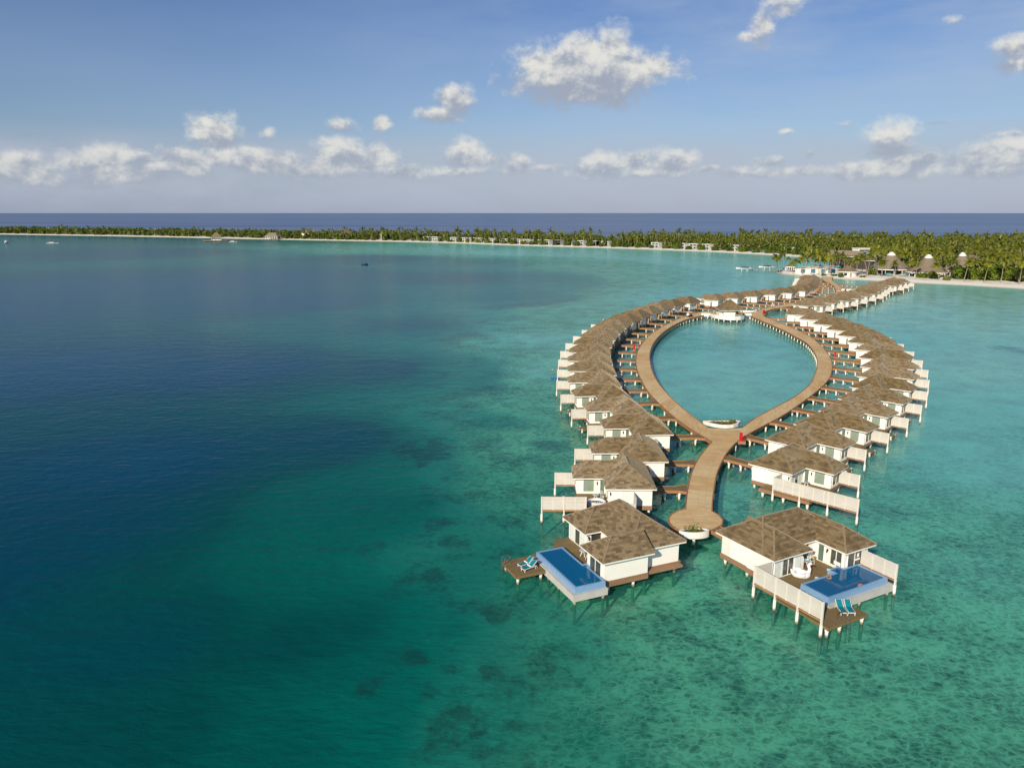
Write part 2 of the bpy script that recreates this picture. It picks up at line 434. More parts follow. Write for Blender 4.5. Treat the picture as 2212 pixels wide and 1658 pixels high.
# ------------------------------------------------------------------ the standard overwater villa
# local plan: x outward from the boardwalk, y along the row away from the camera end; mx = -1 mirrors it
def make_villa(mx, long_screen=0, far=False, s0=5.15):
    t = thing('overwater_villa', 'v', 'villa')
    mb = MB(mx)
    mb.box(.6, 6.3, .6, 9.9, ZF - .05, ZE - .1)
    mb.box(6.2, 10.4, 4.85, 8.7, ZF - .05, ZE - .1)
    mb.box(.54, 2.95, .45, .7, ZF - .05, ZE - .16)
    mb.build('wall', 'white_paint', t)
    rf, cp = MB(mx), MB(mx)
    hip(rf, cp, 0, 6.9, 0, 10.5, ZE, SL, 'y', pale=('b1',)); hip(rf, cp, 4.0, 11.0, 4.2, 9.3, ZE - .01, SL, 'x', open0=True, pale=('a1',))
    r = rf.build('roof', ['roof_shingle', 'roof_shingle_pale'], t); cp.build('ridge_cap', 'ridge_board', r)
    mb = MB(mx); mb.box(.03, 6.87, .03, 10.47, ZE - .24, ZE - .05); mb.box(6.87, 10.97, 4.23, 9.27, ZE - .245, ZE - .055)
    mb.build('eave_board', 'white_trim', t)
    mb = MB(mx); mb.prism([(3.0, -2.0), (10.4, -2.0), (10.4, 4.83), (6.34, 4.83), (6.34, .4), (3.0, .4)], ZF - .1, ZF)
    dk = mb.build('terrace_deck', 'terrace_wood', t)
    mb = MB(mx)
    mb.box(2.96, 10.45, -2.06, -2.0, ZF - .5, ZF - .02); mb.box(10.4, 10.46, -2.0, 8.75, ZF - .52, ZF - .01)
    mb.box(.5, 2.98, .40, .46, ZF - .62, ZF - .02); mb.box(.5, .57, .46, 10.0, ZF - .62, ZF - .03); mb.box(.57, 10.4, 9.9, 9.96, ZF - .6, ZF - .03)
    mb.box(.6, 10.3, .6, 9.8, ZF - .35, ZF - .12); mb.box(3.1, 10.3, -1.9, .6, ZF - .34, ZF - .13)
    mb.build('skirting', 'skirting_wood', t)
    # entry side
    mb = MB(mx); mb.box(.50, .62, 5.55, 7.45, ZF, ZE - .3); d = mb.build('entry_door', 'pale_timber', t)
    for y_, h_ in ((7.45, .3), (5.42, .5)): mb = MB(mx); mb.box(-.35, .55, y_, y_ + .09, ZF, ZE - h_); mb.build('door_fin', 'pale_timber', d)
    window(t, mx, 'bath_window', (3.3, .6), (4.6, .6), ZF + .5, ZE - .45, 3, 'curtain', (0, -1), .06)
    window(t, mx, 'sliding_door', (6.3, .95), (6.3, 4.3), ZF + .08, ZE - .4, 3, 'clear_glass', (1, 0), curtain=True)
    window(t, mx, 'terrace_door', (6.55, 4.85), (7.1, 4.85), ZF + .06, ZE - .45, 1, 'green_glass', (0, -1))
    window(t, mx, 'bathroom_window', (8.0, 4.85), (9.45, 4.85), ZF + .35, ZE - .42, 1, 'frosted_glass', (0, -1))
    window(t, mx, 'corner_window', (10.4, 5.35), (10.4, 7.6), ZF + .4, ZE - .45, 2, 'clear_glass', (1, 0))
    lamp(t, mx, 7.55, 4.8, 3.15, (0, -1))
    if not far: lamp(t, mx, 6.15, .55, 3.2, (0, -1))
    # screens
    privacy_screen(t, mx, (10.47, 7.35), (13.4, 7.45), [2.86])
    if long_screen:
        n_ = 3 if s0 < 6 else 2; privacy_screen(t, mx, (s0, -2.12), (long_screen, -2.12), [.05] + [(long_screen - s0 - .05) * k / n_ for k in range(1, n_ + 1)])
        if s0 < 6: mb = MB(mx); mb.box(5.1, 5.16, -2.1, .55, ZF, 3.6); mb.build('side_screen', 'screen_slats', t)
        else: mb = MB(mx); mb.box(3.0, 3.06, -1.9, .45, ZF, 3.5); mb.box(3.06, 5.4, -1.95, -1.89, ZF - .3, 2.7); mb.build('side_screen', 'screen_slats', t)
    else:
        mb = MB(mx); mb.box(3.0, 3.06, -1.5, .45, ZF, 3.35); mb.build('side_screen', 'screen_slats', t)
    # landing with swim ladder
    mb = MB(mx)
    for k in range(3): mb.box(10.47 + .32 * k, 10.8 + .32 * k, 3.0, 4.9, ZF - .42 - .18 * k, ZF - .3 - .18 * k)
    mb.box(11.43, 12.5, 3.0, 5.4, .72, .84); mb.box(11.5, 12.4, 3.1, 5.3, .6, .72)
    ld = mb.build('landing', 'terrace_wood', t)
    ladder(ld, mx, 12.5, 4.3, .84, (1, 0))
    sp = [(.85, .85), (3.4, .75), (.85, 5), (.85, 9.6), (3.6, 9.6), (6.3, 9.6), (10.1, 8.4), (10.1, 5), (10.1, 1.2), (10.1, -1.7), (6.6, -1.7), (3.5, -1.7), (12.2, 3.2), (12.2, 5.2)]
    if far: sp = [(.85, .85), (3.4, .75), (.85, 9.6), (10.1, 8.4), (10.1, 5), (10.1, -1.7), (6.6, -1.7), (12.2, 5.2)]
    piles(t, sp, mx)
    return t
DESC = 'white villa with brown roof, '
def pose(o, x, y, b, label, group):
    o.location = (x, y, 0); o.rotation_euler = (0, 0, R(b - 90)); tag(o, label, None, group)
LEFT = [(19.4,95.9,89),(23.3,107.4,90),(27.0,121.6,93),(25.5,133.8,97),(24.1,145.6,96),(23.4,157.3,91),(23.9,169.1,88),(24.6,181.2,86),(25.6,193.0,84),(27.4,205.0,81),(29.9,217.0,77),(32.9,228.6,73),(36.5,240.6,70),(40.7,252.2,64),(45.6,263.7,59),(51.2,275.1,56),(57.4,286.7,54),(64.2,298.0,52),(72.6,308.3,50)]
RIGHT = [(34.8,106.7,44.5),(41.2,118.9,43),(49.3,128.3,42),(57.3,137.5,43),(64.8,146.9,45),(71.7,157.3,48),(78.0,168.1,50),(83.7,179.2,50),(88.6,190.8,51),(92.7,202.8,52),(96.0,214.9,52),(98.3,227.0,52),(99.7,239.2,52),(100.2,251.5,53),(100.1,263.4,58),(99.8,275.3,68)]
FARL = [(87.0,319.3,55),(97.3,326.5,55),(108.0,333.9,55),(118.6,341.7,55),(128.8,349.3,54),(138.2,358.0,51),(144.9,369,48),(150.5,380.4,50),(155.7,391.5,54),(160.8,401.6,60),(166.0,412,64),(171.2,423.2,72)]
_wf = [(123.3,300.1),(132.4,310),(141.8,317.8),(150.5,327.9),(157.8,336.3),(166.1,346.3),(174.3,359.5),(180.1,369.3),(185.1,376.5),(193.8,383.6),(209.1,403.3)]
def resample(P, n):
    L = [0]
    for a, b in zip(P, P[1:]): L.append(L[-1] + math.dist(a, b))
    out = []
    for i in range(n):
        t = L[-1] * i / (n - 1); k = max(j for j in range(len(P) - 1) if L[j] <= t + 1e-9)
        f = (t - L[k]) / (L[k + 1] - L[k]); out.append(tuple(P[k][m] + (P[k + 1][m] - P[k][m]) * f for m in range(len(P[0]))))
    return out
FARR = [(x - 10.75, y + 4.8, 43 + 4 * (i / 11)) for i, (x, y) in enumerate(resample(_wf, 12))]
rows = []
protoL, protoR = make_villa(-1, 15.5, s0=9.6), make_villa(1, 17.0)
stdL, stdR, farLv, farRv = make_villa(-1), make_villa(1), make_villa(-1, far=True), make_villa(1, far=True)
used = set()
def inst(p):
    if p.name in used: return copy_tree(p)
    used.add(p.name); return p
for row, side, name, grp in ((LEFT, -1, 'up the left curved row from the left pool villa', 'villas along the left curved row'),
                             (RIGHT, 1, 'up the right curved row from the right pool villa', 'villas along the right curved row'),
                             (FARL, -1, 'of the far left row, counting from the pavilion', 'villas of the far left row'),
                             (FARR, 1, 'of the far right row, counting from the loop', 'villas of the far right row')):
    for i, (x, y, b) in enumerate(row):
        far = row in (FARL, FARR)
        p = (protoL if side < 0 else protoR) if i == 0 and not far else ((farLv if side < 0 else farRv) if far else (stdL if side < 0 else stdR))
        v = inst(p) if i or far else p
        lab = DESC + ORD[i + 1] + ' ' + name
        if i == 0 and not far: lab = 'white villa with a long cream screen over the water, just behind the %s pool villa' % ('left' if side < 0 else 'right')
        pose(v, x, y, b, lab, grp)
        rows.append((x, y, b, side, lab, grp, ORD[i + 1] + ' villa ' + name))

# ------------------------------------------------------------------ the two pool villas in the foreground
def pool(parent, mx, outline, zt=2.0, depth=1.2, ledge=.4, over=None):
    """raised infinity pool: concrete shell, blue tiled rim, tiled basin and water"""
    xs = [p[0] for p in outline]; ys = [p[1] for p in outline]
    def inset(P, d):
        n = len(P); A = sum(P[i][0] * P[(i + 1) % n][1] - P[(i + 1) % n][0] * P[i][1] for i in range(n)); sg = 1 if A > 0 else -1; out = []
        for i in range(n):
            a, b, c = Vector(P[i - 1]), Vector(P[i]), Vector(P[(i + 1) % n]); e, f = (b - a).normalized(), (c - b).normalized()
            n1, n2 = Vector((-e.y, e.x)) * sg, Vector((-f.y, f.x)) * sg; m = (n1 + n2); m = m / max(.2, m.dot(n1))
            out.append(tuple(b + m * d))
        return out
    inn = inset(outline, .2); oth = inset(outline, -.03)
    n = len(outline)
    mb = MB(mx); v = [(x, y, z) for P, z in ((oth, 1.30), (outline, zt), (inn, zt), (inn, zt - .16)) for x, y in P]
    mb.add(v, [(k * n + i, k * n + (i + 1) % n, (k + 1) * n + (i + 1) % n, (k + 1) * n + i) for k in range(3) for i in range(n)])
    pl = mb.build('pool', 'pool_tile_pale', parent)
    mb = MB(mx); w = inset(outline, .205)
    mb.add([(x, y, zt - .16) for x, y in w] + [(x, y, zt - depth) for x, y in w], [(i, (i + 1) % n, (i + 1) % n + n, i + n) for i in range(n)])
    tri = tessellate_polygon([[Vector((x, y, 0)) for x, y in w]])
    mb.add([(x, y, zt - depth) for x, y in w], [tuple(t) for t in tri])
    mb.build('pool_basin', 'pool_tile_deep', pl)
    w = inset(outline, .198); mb = MB(mx)
    mb.add([(x, y, zt - .07) for x, y in w], [tuple(t) if (Vector(w[t[1]]) - Vector(w[t[0]])).cross(Vector(w[t[2]]) - Vector(w[t[0]])) > 0 else tuple(reversed(t)) for t in tessellate_polygon([[Vector((x, y, 0)) for x, y in w]])])
    mb.build('pool_water', 'pool_water', pl)
    sh = inset(outline, -ledge) if over is None else over
    mb = MB(mx); mb.prism(sh, .55, 1.32); mb.build('pool_shell', 'concrete', pl)
    return pl
def pool_water_mat():
    m, t, b = material('pool_water')
    co = t.new('ShaderNodeTexCoord').outputs['Object']
    bp = t.new('ShaderNodeBump', {'Height': t.noise(co, 2.2, 3), 'Strength': .25, 'Distance': .03}).outputs[0]
    gl = t.new('ShaderNodeBsdfGlossy', {'Color': (.9, .9, .9), 'Roughness': .04, 'Normal': bp})
    tr = t.new('ShaderNodeBsdfTransparent', {'Color': (.30, .66, .90)})
    df = t.new('ShaderNodeBsdfDiffuse', {'Color': (.006, .17, .40)})
    mx = t.new('ShaderNodeMixShader', {0: .62, 1: tr.outputs[0], 2: df.outputs[0]})
    fr = t.new('ShaderNodeFresnel', {'IOR': 1.33, 'Normal': bp})
    o = t.new('ShaderNodeMixShader', {0: fr.outputs[0], 1: mx.outputs[0], 2: gl.outputs[0]})
    t.l.new(o.outputs[0], m.node_tree.nodes['Material Output'].inputs[0])
pool_water_mat()

# right pool villa: x from the boardwalk corner toward the camera, y to the right
RP, RA = (23.57, 82.12), -61.5
v = thing('pool_villa', 'white pool villa at right with a white swan float on its deck', 'villa', (RP[0], RP[1], 0), R(RA), 'pool villas')
mb = MB(); mb.box(.6, 8.2, .6, 5.4, ZF - .05, ZE - .1); mb.box(.6, 6.6, 5.3, 12.2, ZF - .05, ZE - .1); mb.box(6.5, 10.6, 8.9, 12.8, ZF - .06, ZE - .1)
mb.box(4.7, 8.2, .42, .7, ZF - .06, ZE - .14)
mb.build('wall', 'white_paint', v)
mb = MB(); mb.box(.62, 2.0, .54, .62, ZF, ZE - .2); mb.build('slatted_panel', 'siding', v)
rf, cp = MB(), MB()
hip(rf, cp, 0, 7.2, 0, 12.8, ZE + .02, SL, 'y'); hip(rf, cp, 2.0, 8.8, 0.04, 5.94, ZE, SL, 'x', open0=True); hip(rf, cp, 3.6, 11.2, 8.3, 13.4, ZE + .01, SL, 'x', open0=True)
r = rf.build('roof', 'roof_shingle', v); cp.build('ridge_cap', 'ridge_board', r)
mb = MB(); mb.box(.03, 7.17, .03, 12.77, ZE - .24, ZE - .05); mb.box(7.17, 8.77, .07, 5.91, ZE - .245, ZE - .055); mb.box(7.17, 11.17, 8.33, 13.37, ZE - .245, ZE - .055)
mb.build('eave_board', 'white_trim', v)
mb = MB(); mb.prism([(8.0, -2.0), (11.0, -2.0), (11.0, 8.85), (6.62, 8.85), (6.62, 5.42), (8.22, 5.42), (8.22, .4), (8.0, .4)], ZF - .1, ZF); mb.build('terrace_deck', 'terrace_wood', v)
mb = MB(); mb.box(.5, 4.7, .48, .58, ZF - .62, ZF - .02); mb.box(4.7, 8.25, .32, .41, ZF - .64, ZF - .02); mb.box(.5, .58, .58, 12.25, ZF - .6, ZF - .03); mb.box(.6, 10.5, .7, 12.1, ZF - .4, ZF - .12); mb.box(.6, 10.7, 12.75, 12.86, ZF - .62, ZF - .03)
mb.build('skirting', 'skirting_wood', v)
w = window(v, 1, 'sliding_door', (8.2, .9), (8.2, 4.9), ZF + .08, ZE - .42, 4, 'clear_glass', (1, 0), curtain=True)
window(v, 1, 'side_door', (6.6, 5.8), (6.6, 7.9), ZF + .06, ZE - .42, 2, 'clear_glass', (1, 0))
window(v, 1, 'terrace_door', (7.25, 8.9), (7.95, 8.9), ZF + .06, ZE - .42, 1, 'green_glass', (0, -1))
w = window(v, 1, 'bathroom_window', (8.9, 8.9), (10.3, 8.9), ZF + .3, ZE - .5, 2, 'clear_glass', (0, -1))
mb = MB(); mb.box(9.35, 10.2, 8.862, 8.878, ZF + .42, ZF + .85); mb.build('bathtub', 'white_trim', w)
w = window(v, 1, 'corner_window', (10.6, 9.5), (10.6, 11.7), ZF + .3, ZE - .5, 2, 'clear_glass', (1, 0))
mb = MB(); mb.box(10.622, 10.638, 10.7, 11.5, ZF + .9, ZF + 1.1); mb.box(10.622, 10.638, 11.0, 11.3, ZF + 1.25, ZF + 1.7); mb.build('washbasin', 'white_trim', w)
lamp(v, 1, 8.1, .5, 3.3, (0, -1)); lamp(v, 1, 8.28, 5.2, 3.3, (1, 0)); lamp(v, 1, 8.45, 8.82, 3.2, (0, -1))
privacy_screen(v, 1, (8.2, -2.12), (17.0, -2.12), [.05, 2.95, 5.85, 8.72], z1=3.7)
mb = MB(); mb.box(8.17, 8.23, -2.1, .4, ZF, 3.6); mb.build('side_screen', 'screen_slats', v)
privacy_screen(v, 1, (10.7, 11.6), (15.1, 11.6), [4.32], z1=3.6)
pool(v, 1, [(11.0, 1.8), (14.5, 1.8), (14.5, 11.0), (10.75, 11.0), (10.75, 8.75), (10.1, 8.75), (10.1, 7.0), (11.0, 7.0)], over=[(11.05, 1.75), (14.9, 1.45), (14.95, 11.5), (10.7, 11.5), (10.7, 1.75)])
mb = MB(); mb.box(15.1, 17.5, -1.9, 3.8, 1.08, 1.2); mb.box(11.0, 15.05, -1.9, 1.35, 1.08, 1.2); mb.box(17.5, 17.56, -1.9, 3.86, .9, 1.19); mb.box(15.1, 17.5, 3.8, 3.86, .9, 1.19); mb.box(15.2, 17.4, -1.8, 3.7, .85, 1.07)
sd = mb.build('sun_deck', 'terrace_wood', v)
ladder(sd, 1, 17.55, .6, 1.2, (1, 0), .6)
piles(v, [(1, .9), (4.4, .9), (7.9, .9), (1, 6), (1, 12), (6.5, 12), (10.3, 12.3), (10.4, .2), (14.5, 2.0), (14.6, 6.5), (14.6, 11), (11, 11), (17.2, .2), (17.2, 3.5), (15.4, 3.5), (17.2, -1.6)])

# left pool villa: x to the left from the boardwalk corner, y toward the camera
LP, LA = (19.67, 79.46), -156.3
v = thing('pool_villa', 'white pool villa at left with two loungers on its sun deck by a blue pool', 'villa', (LP[0], LP[1], 0), R(LA), 'pool villas')
mb = MB(); mb.box(.6, 6.9, -11.6, -.6, ZF - .05, ZE - .1); mb.box(5.4, 10.9, -3.3, .42, ZF - .06, ZE - .15); mb.box(6.8, 9.0, -11.2, -6.9, ZF - .06, ZE - .1)
mb.build('wall', 'white_paint', v)
rf, cp = MB(), MB()
hip(rf, cp, 0, 7.5, -12.2, 0, ZE + .02, SL, 'y'); hip(rf, cp, 3.6, 9.6, -11.85, -6.3, ZE + .01, SL, 'x', open0=True)
hip(rf, cp, 4.9, 11.5, -3.9, 1.03, ZE - .05, SL, 'x', open0=True)
rf.add([(4.9, -3.9, ZE - .05), (4.9, 1.03, ZE - .05), (4.9, -1.435, ZE - .05 + SL * 2.465)], [(0, 1, 2)])
r = rf.build('roof', 'roof_shingle', v); cp.build('ridge_cap', 'ridge_board', r)
mb = MB(); mb.box(.03, 7.47, -12.17, -.03, ZE - .24, ZE - .05); mb.box(7.47, 9.57, -11.82, -6.33, ZE - .245, ZE - .055); mb.box(4.93, 11.47, .0, 1.0, ZE - .3, ZE - .12); mb.box(7.5, 11.47, -3.87, 0, ZE - .3, ZE - .12)
mb.build('eave_board', 'white_trim', v)
mb = MB(); mb.prism([(6.92, -11.2), (10.6, -11.4), (11.1, -10.7), (11.5, -10.2), (11.9, -9.7), (11.9, -8.2), (11.3, -8.2), (11.3, -3.32), (6.92, -3.32)], ZF - .1, ZF)
mb.box(11.9, 15.0, -9.2, -8.3, 1.2, 1.3); mb.build('terrace_deck', 'terrace_wood', v)
mb = MB(); mb.box(.5, 5.5, -.6, -.5, ZF - .66, ZF - .02); mb.box(5.35, 11.0, .42, .52, ZF - .68, ZF - .02); mb.box(.35, .58, -11.6, -.5, ZF - .62, ZF - .0); mb.box(.6, 10.8, -11.0, .3, ZF - .4, ZF - .12)
mb.build('skirting', 'skirting_wood', v)
window(v, 1, 'sliding_door', (9.0, -10.8), (9.0, -7.2), ZF + .08, ZE - .42, 3, 'clear_glass', (1, 0), curtain=True)
w = window(v, 1, 'open_door', (7.1, -6.9), (8.4, -6.9), ZF + .06, ZE - .42, 1, 'dark_interior', (0, 1))
window(v, 1, 'bathroom_window', (10.9, -2.6), (10.9, -.3), ZF + .2, ZE - .5, 2, 'clear_glass', (1, 0))
lamp(v, 1, 8.75, -6.8, 3.2, (0, 1))
pool(v, 1, [(11.45, -8.2), (14.8, -8.2), (14.8, 1.2), (11.2, 1.2), (11.2, -2.4), (10.95, -2.4), (10.95, -3.3), (11.45, -3.3)], over=[(11.0, -8.4), (15.2, -8.4), (15.2, 1.5), (11.05, 1.5)])
mb = MB(); mb.box(15.2, 18.8, -9.1, -5.0, 1.08, 1.2); mb.box(18.8, 18.86, -9.1, -4.94, .9, 1.19); mb.box(15.2, 18.8, -5.0, -4.94, .9, 1.19); mb.box(15.3, 18.7, -9.0, -5.1, .85, 1.07)
sd = mb.build('sun_deck', 'terrace_wood', v)
ladder(sd, 1, 18.85, -8.4, 1.2, (1, 0), .6)
piles(v, [(.9, -.9), (4.9, -.9), (7.0, .1), (10.2, .1), (11.4, 1.1), (14.8, 1.1), (14.8, -2.6), (14.8, -5.0), (14.8, -8.0), (18.4, -8.7), (18.4, -5.4), (15.6, -5.4), (.9, -6), (.9, -11), (6.5, -11), (10.4, -10.8)])

# ------------------------------------------------------------------ boardwalk
ZB = 1.6
R6, R3, T6, R5, R4 = (2900,1100,3650,1700), (2050,1600,2800,2150), (2900,1100,3350,1437), (2050,1100,2800,1700), (2750,1500,3500,2050)
outL = [(34.4,125.4),(32.8,131.7),(31.4,139.0),(30.2,153.5),(29.8,162),(30.0,168),(30.5,177),(31.3,187),(32.6,197),(34.3,206.7),(36.2,215.2),(38.7,224.7),(41.4,233.6),(45.2,244.9),(49.5,255.4),(54.7,266.6),(61.3,280),(66.4,288.6),(71.3,296.4),(77.0,303.0)]
innL = [(36.0,134.0),(35.4,138.4),(34.5,146.5),(33.9,156.9),(33.8,167),(34.1,176),(35.0,186),(36.2,195),(37.6,204.3),(39.4,213.2),(41.5,222),(44.2,231.6),(47.3,241),(51.0,251),(55.1,260.7),(60.6,272.2),(66.0,281.6),(70.6,287.4),(75.0,292.3)]
innR = [zr(T6, x, y, ZB) for x, y in [(0,596),(180,668),(330,738),(480,800),(640,900),(790,968),(870,1030),(940,1110),(1000,1190),(1040,1280),(1058,1370),(1055,1470),(1020,1570),(985,1640)]]
innR = [(91.3,289.3)] + [(p.x, p.y) for p in innR] + [(70.2,173),(64.6,163.8),(58.4,155),(51.8,147.2),(46.5,140.6),(42.2,134.0)]
outR = [zr(T6, x, y, ZB) for x, y in [(20,505),(150,560),(300,620),(450,680),(600,740),(750,810),(900,880),(1000,950),(1100,1050),(1200,1150),(1280,1270),(1320,1340),(1328,1480),(1300,1640)]]
outR = [(97.4,293.4)] + [(p.x, p.y) for p in outR] + [(72.3,170.9),(65.5,160.5),(55.9,147.0),(50.3,139.6),(42.4,130.7),(39.5,126.6),(38.3,124.6)]
stemL = [(34.4,125.4),(31.6,119.9),(29.4,115.3),(27.3,109.8),(25.8,105.1),(24.6,101.0),(23.0,94.9)]
stemR = [(38.3,124.6),(35.2,119.0),(33.0,114.0),(30.8,108.6),(28.9,102.6),(27.5,98.0),(26.4,94.0)]
bulb = [(26.4,94.0),(26.95,92.6),(27.0,91.2),(26.5,89.7),(25.5,88.6),(24.2,87.6),(22.6,87.0),(21.1,87.5),(20.2,88.7),(20.0,90.3),(20.2,91.7),(20.9,93.1),(21.9,94.2),(23.0,94.9)]
farA = [(94.2,297.2),(99.0,305.4),(103.4,312.0),(110.0,319.5),(120.3,329.0),(132,343),(146,358.5),(156.0,369.5),(160.0,375.0),(163.0,383),(169.1,398.9),(174.1,412.7),(177.2,426),(180,440),(185,456),(193,474)]
farB = [(97.4,293.4),(101.4,303.2),(105.6,309.2),(112.0,315.6),(124.5,324.5),(136,338.5),(150,354.0),(160.5,366.0),(165.5,377),(168.2,386),(172.9,398.9),(177.9,414.4),(181.6,428),(185,440),(190,454),(198,471)]
def smooth(P, n=110, it=10):
    P = resample(P, n)
    for _ in range(it): P = [P[0]] + [tuple((P[i - 1][k] + 2 * P[i][k] + P[i + 1][k]) / 4 for k in (0, 1)) for i in range(1, len(P) - 1)] + [P[-1]]
    return P
outL, innL, innR, outR, stemL, stemR, farA, farB = [smooth(P, n_) for P, n_ in ((outL, 110), (innL, 110), (innR, 110), (outR, 110), (stemL, 40), (stemR, 40), (farA, 90), (farB, 90))]
walk = bpy.data.objects.new('boardwalk', None); C.objects.link(walk); tag(walk, 'brown timber boardwalk on white piles that forks into a teardrop loop', None, None, 'structure')
def strip(A, B, n, name='deck'):
    A, B = resample(A, n), resample(B, n); mb = MB(); v = 0.0; vs = []; uv = []
    for i in range(n):
        if i: v += (math.dist(A[i], A[i - 1]) + math.dist(B[i], B[i - 1])) / 2
        w = math.dist(A[i], B[i]); vs += [(*A[i], ZB), (*B[i], ZB)]; uv += [(0, v), (w, v)]
    fs = [(2 * i, 2 * i + 1, 2 * i + 3, 2 * i + 2) for i in range(n - 1)]
    a, b, c = (Vector(vs[k]) for k in fs[0][:3])
    if (b - a).cross(c - b).z < 0: fs = [tuple(reversed(f)) for f in fs]
    mb.add(vs, fs, [[uv[k] for k in f] for f in fs]); mb.build(name, 'boardwalk_wood', walk)
def edge(P, side, curb=True):
    """timber fascia with a raised kerb along one edge; side +1 puts it to the left of the direction of travel"""
    mb = MB(); vs = []; u = 0
    n = len(P)
    for i, p in enumerate(P):
        a, b = Vector(P[max(i - 1, 0)]), Vector(P[min(i + 1, n - 1)]); d = (b - a).normalized(); m = Vector((-d.y, d.x)) * side; p = Vector(p)
        vs += [(*(p - m * .12), ZB - .05), (*(p - m * .12), ZB + .09), (*(p + m * .05), ZB + .09), (*(p + m * .05), ZB - .55)]
    fs = []; uv = []; L = 0
    for i in range(n - 1):
        s = math.dist(P[i], P[i + 1])
        for k in range(3):
            f = (4 * i + k, 4 * i + k + 1, 4 * i + 4 + k + 1, 4 * i + 4 + k)
            hts = [(0, .14), (.14, .31), (.31, .95)][k]
            q = [(L, hts[0]), (L, hts[1]), (L + s, hts[1]), (L + s, hts[0])]
            if side > 0: f = tuple(reversed(f)); q.reverse()
            fs.append(f); uv.append(q)
        L += s
    mb.add(vs, fs, uv); mb.build('edge_beam', 'fascia_wood', walk)
strip(outL, innL, 90); strip(innR, outR, 100); strip(stemL, stemR, 30); strip(farA, farB, 60)
def flat(poly, dz=-.004):
    mb = MB(); P = [Vector((x, y, 0)) for x, y in poly]
    fs = []
    for t in tessellate_polygon([P]):
        a, b, c = (P[k] for k in t); fs.append(tuple(t) if (b - a).cross(c - a).z > 0 else tuple(reversed(t)))
    mb.add([(x, y, ZB + dz) for x, y in poly], fs, [[(poly[k][0], poly[k][1]) for k in f] for f in fs]); mb.build('deck', 'boardwalk_wood', walk)
flat(bulb); flat([(34.4,125.4),(38.3,124.6),(42.4,130.7),(42.2,134.0),(39.2,133.2),(36.0,134.0),(33.2,130)])
flat([(77.0,303.0),(75.0,292.3),(76.0,288.5),(79.0,287.5),(88,289.0),(91.3,289.3),(97.4,293.4),(94.2,297.2),(88,301)])
edge(outL, 1); edge(innL, -1); edge(innR, 1); edge(outR, -1); edge(stemL, -1); edge(stemR, 1); edge(farA, 1); edge(farB, -1)
edge(bulb[:6], -1); edge(bulb[7:], -1)
sp = []
for P, st, n in ((innL, 3.4, 0), (innR, 3.2, 0), (outL, 7, 0), (outR, 7, 0), (stemL, 6, 0), (stemR, 6, 0)):
    L = sum(math.dist(a, b) for a, b in zip(P, P[1:])); k = max(3, int(L / st)); Q = resample(P, k)
    for i, q in enumerate(Q[:-1]):
        e = Vector(Q[i + 1]) - Vector(q); m = Vector((-e.y, e.x)).normalized() * (.55 if P in (outR, innL, stemL) else -.55)
        if P is outL: m = -m * -1
        m = m * (-1 if P in (innL, outL, stemL) else 1) if False else m
        sp.append((q[0], q[1], m))
bx = [(x, y) for x, y in [(23.4,89),(21.6,91),(25.6,91),(23.8,93)]]
ppos = []
for x, y, m in sp:
    ppos.append((x, y))
near = sorted(ppos + bx, key=lambda p: math.hypot(*p))[:100]
me = piles(walk, near, 1, 1.1, .16, -2.6)
rest = [p for p in ppos if p not in near]
mb = MB()
for x, y in rest: mb.cyl(x, y, -2.2, 1.1, .16, None, 8)
o = mb.build('piles_beyond', 'pile_paint', walk); o.name = 'pile_row'; o['kind'] = 'stuff'

# ------------------------------------------------------------------ footbridges from the boardwalk to each villa
def hit(P, o, d):
    best = None
    for a, b in zip(P, P[1:]):
        ex, ey = b[0] - a[0], b[1] - a[1]; den = d[0] * ey - d[1] * ex
        if abs(den) < 1e-9: continue
        t = ((a[0] - o[0]) * ey - (a[1] - o[1]) * ex) / den; s = ((a[0] - o[0]) * d[1] - (a[1] - o[1]) * d[0]) / den
        if 0 <= s <= 1 and t > .3 and (best is None or t < best): best = t
    return best
def footbridge(x, y, b, side, label, group, edges, flare=True, y0=5.9, y1=7.7, end=None):
    th = R(b - 90)
    def W(lx, ly): return (x + side * lx * cos(th) - ly * sin(th), y + side * lx * sin(th) + ly * cos(th))
    d = (-side * cos(th), -side * sin(th))
    t = None
    for P in edges:
        q = hit(P, W(0, (y0 + y1) / 2), d)
        if q and (t is None or q < t): t = q
    if t is None or t > 26: t = end or 9.0
    L = t + .15
    o = thing('footbridge', label, 'footbridge', (x, y, 0), th, group)
    fl = min(1.6, L * .3) if flare else .01
    za = ZB - .03
    poly = [(.5, y0), (-L + fl, y0), (-L, y0 - .75), (-L, y1 + .75), (-L + fl, y1), (.5, y1)]
    mb = MB(side); n0 = len(mb.v)
    mb.prism(poly, za - .08, za); mb.build('deck', 'terrace_wood', o)
    for s, yy in ((-1, y0), (1, y1)):
        mb = MB(side)
        P = [(.45, yy), (-L + fl, yy), (-L, yy + .75 * s)]
        for p, r in zip(P, P[1:]): mb.bar((p[0], p[1], za - .12), (r[0], r[1], za - .12), .1, .42)
        mb.build('edge_beam', 'fascia_wood', o)
    k = max(2, int(L / 2.5)); sps = [(-L + fl * .7 + (L - fl) * (i + .15) / k, yy) for i in range(k) for yy in (y0 + .15, y1 - .15)]
    piles(o, sps, side, 1.08, .16)
    mb = MB(side)
    for i in range(k): q = sps[2 * i][0]; mb.box(q - .12, q + .12, y0 - .15, y1 + .15, 1.09, 1.3)
    mb.build('cross_beam', 'white_paint', o)
    return o
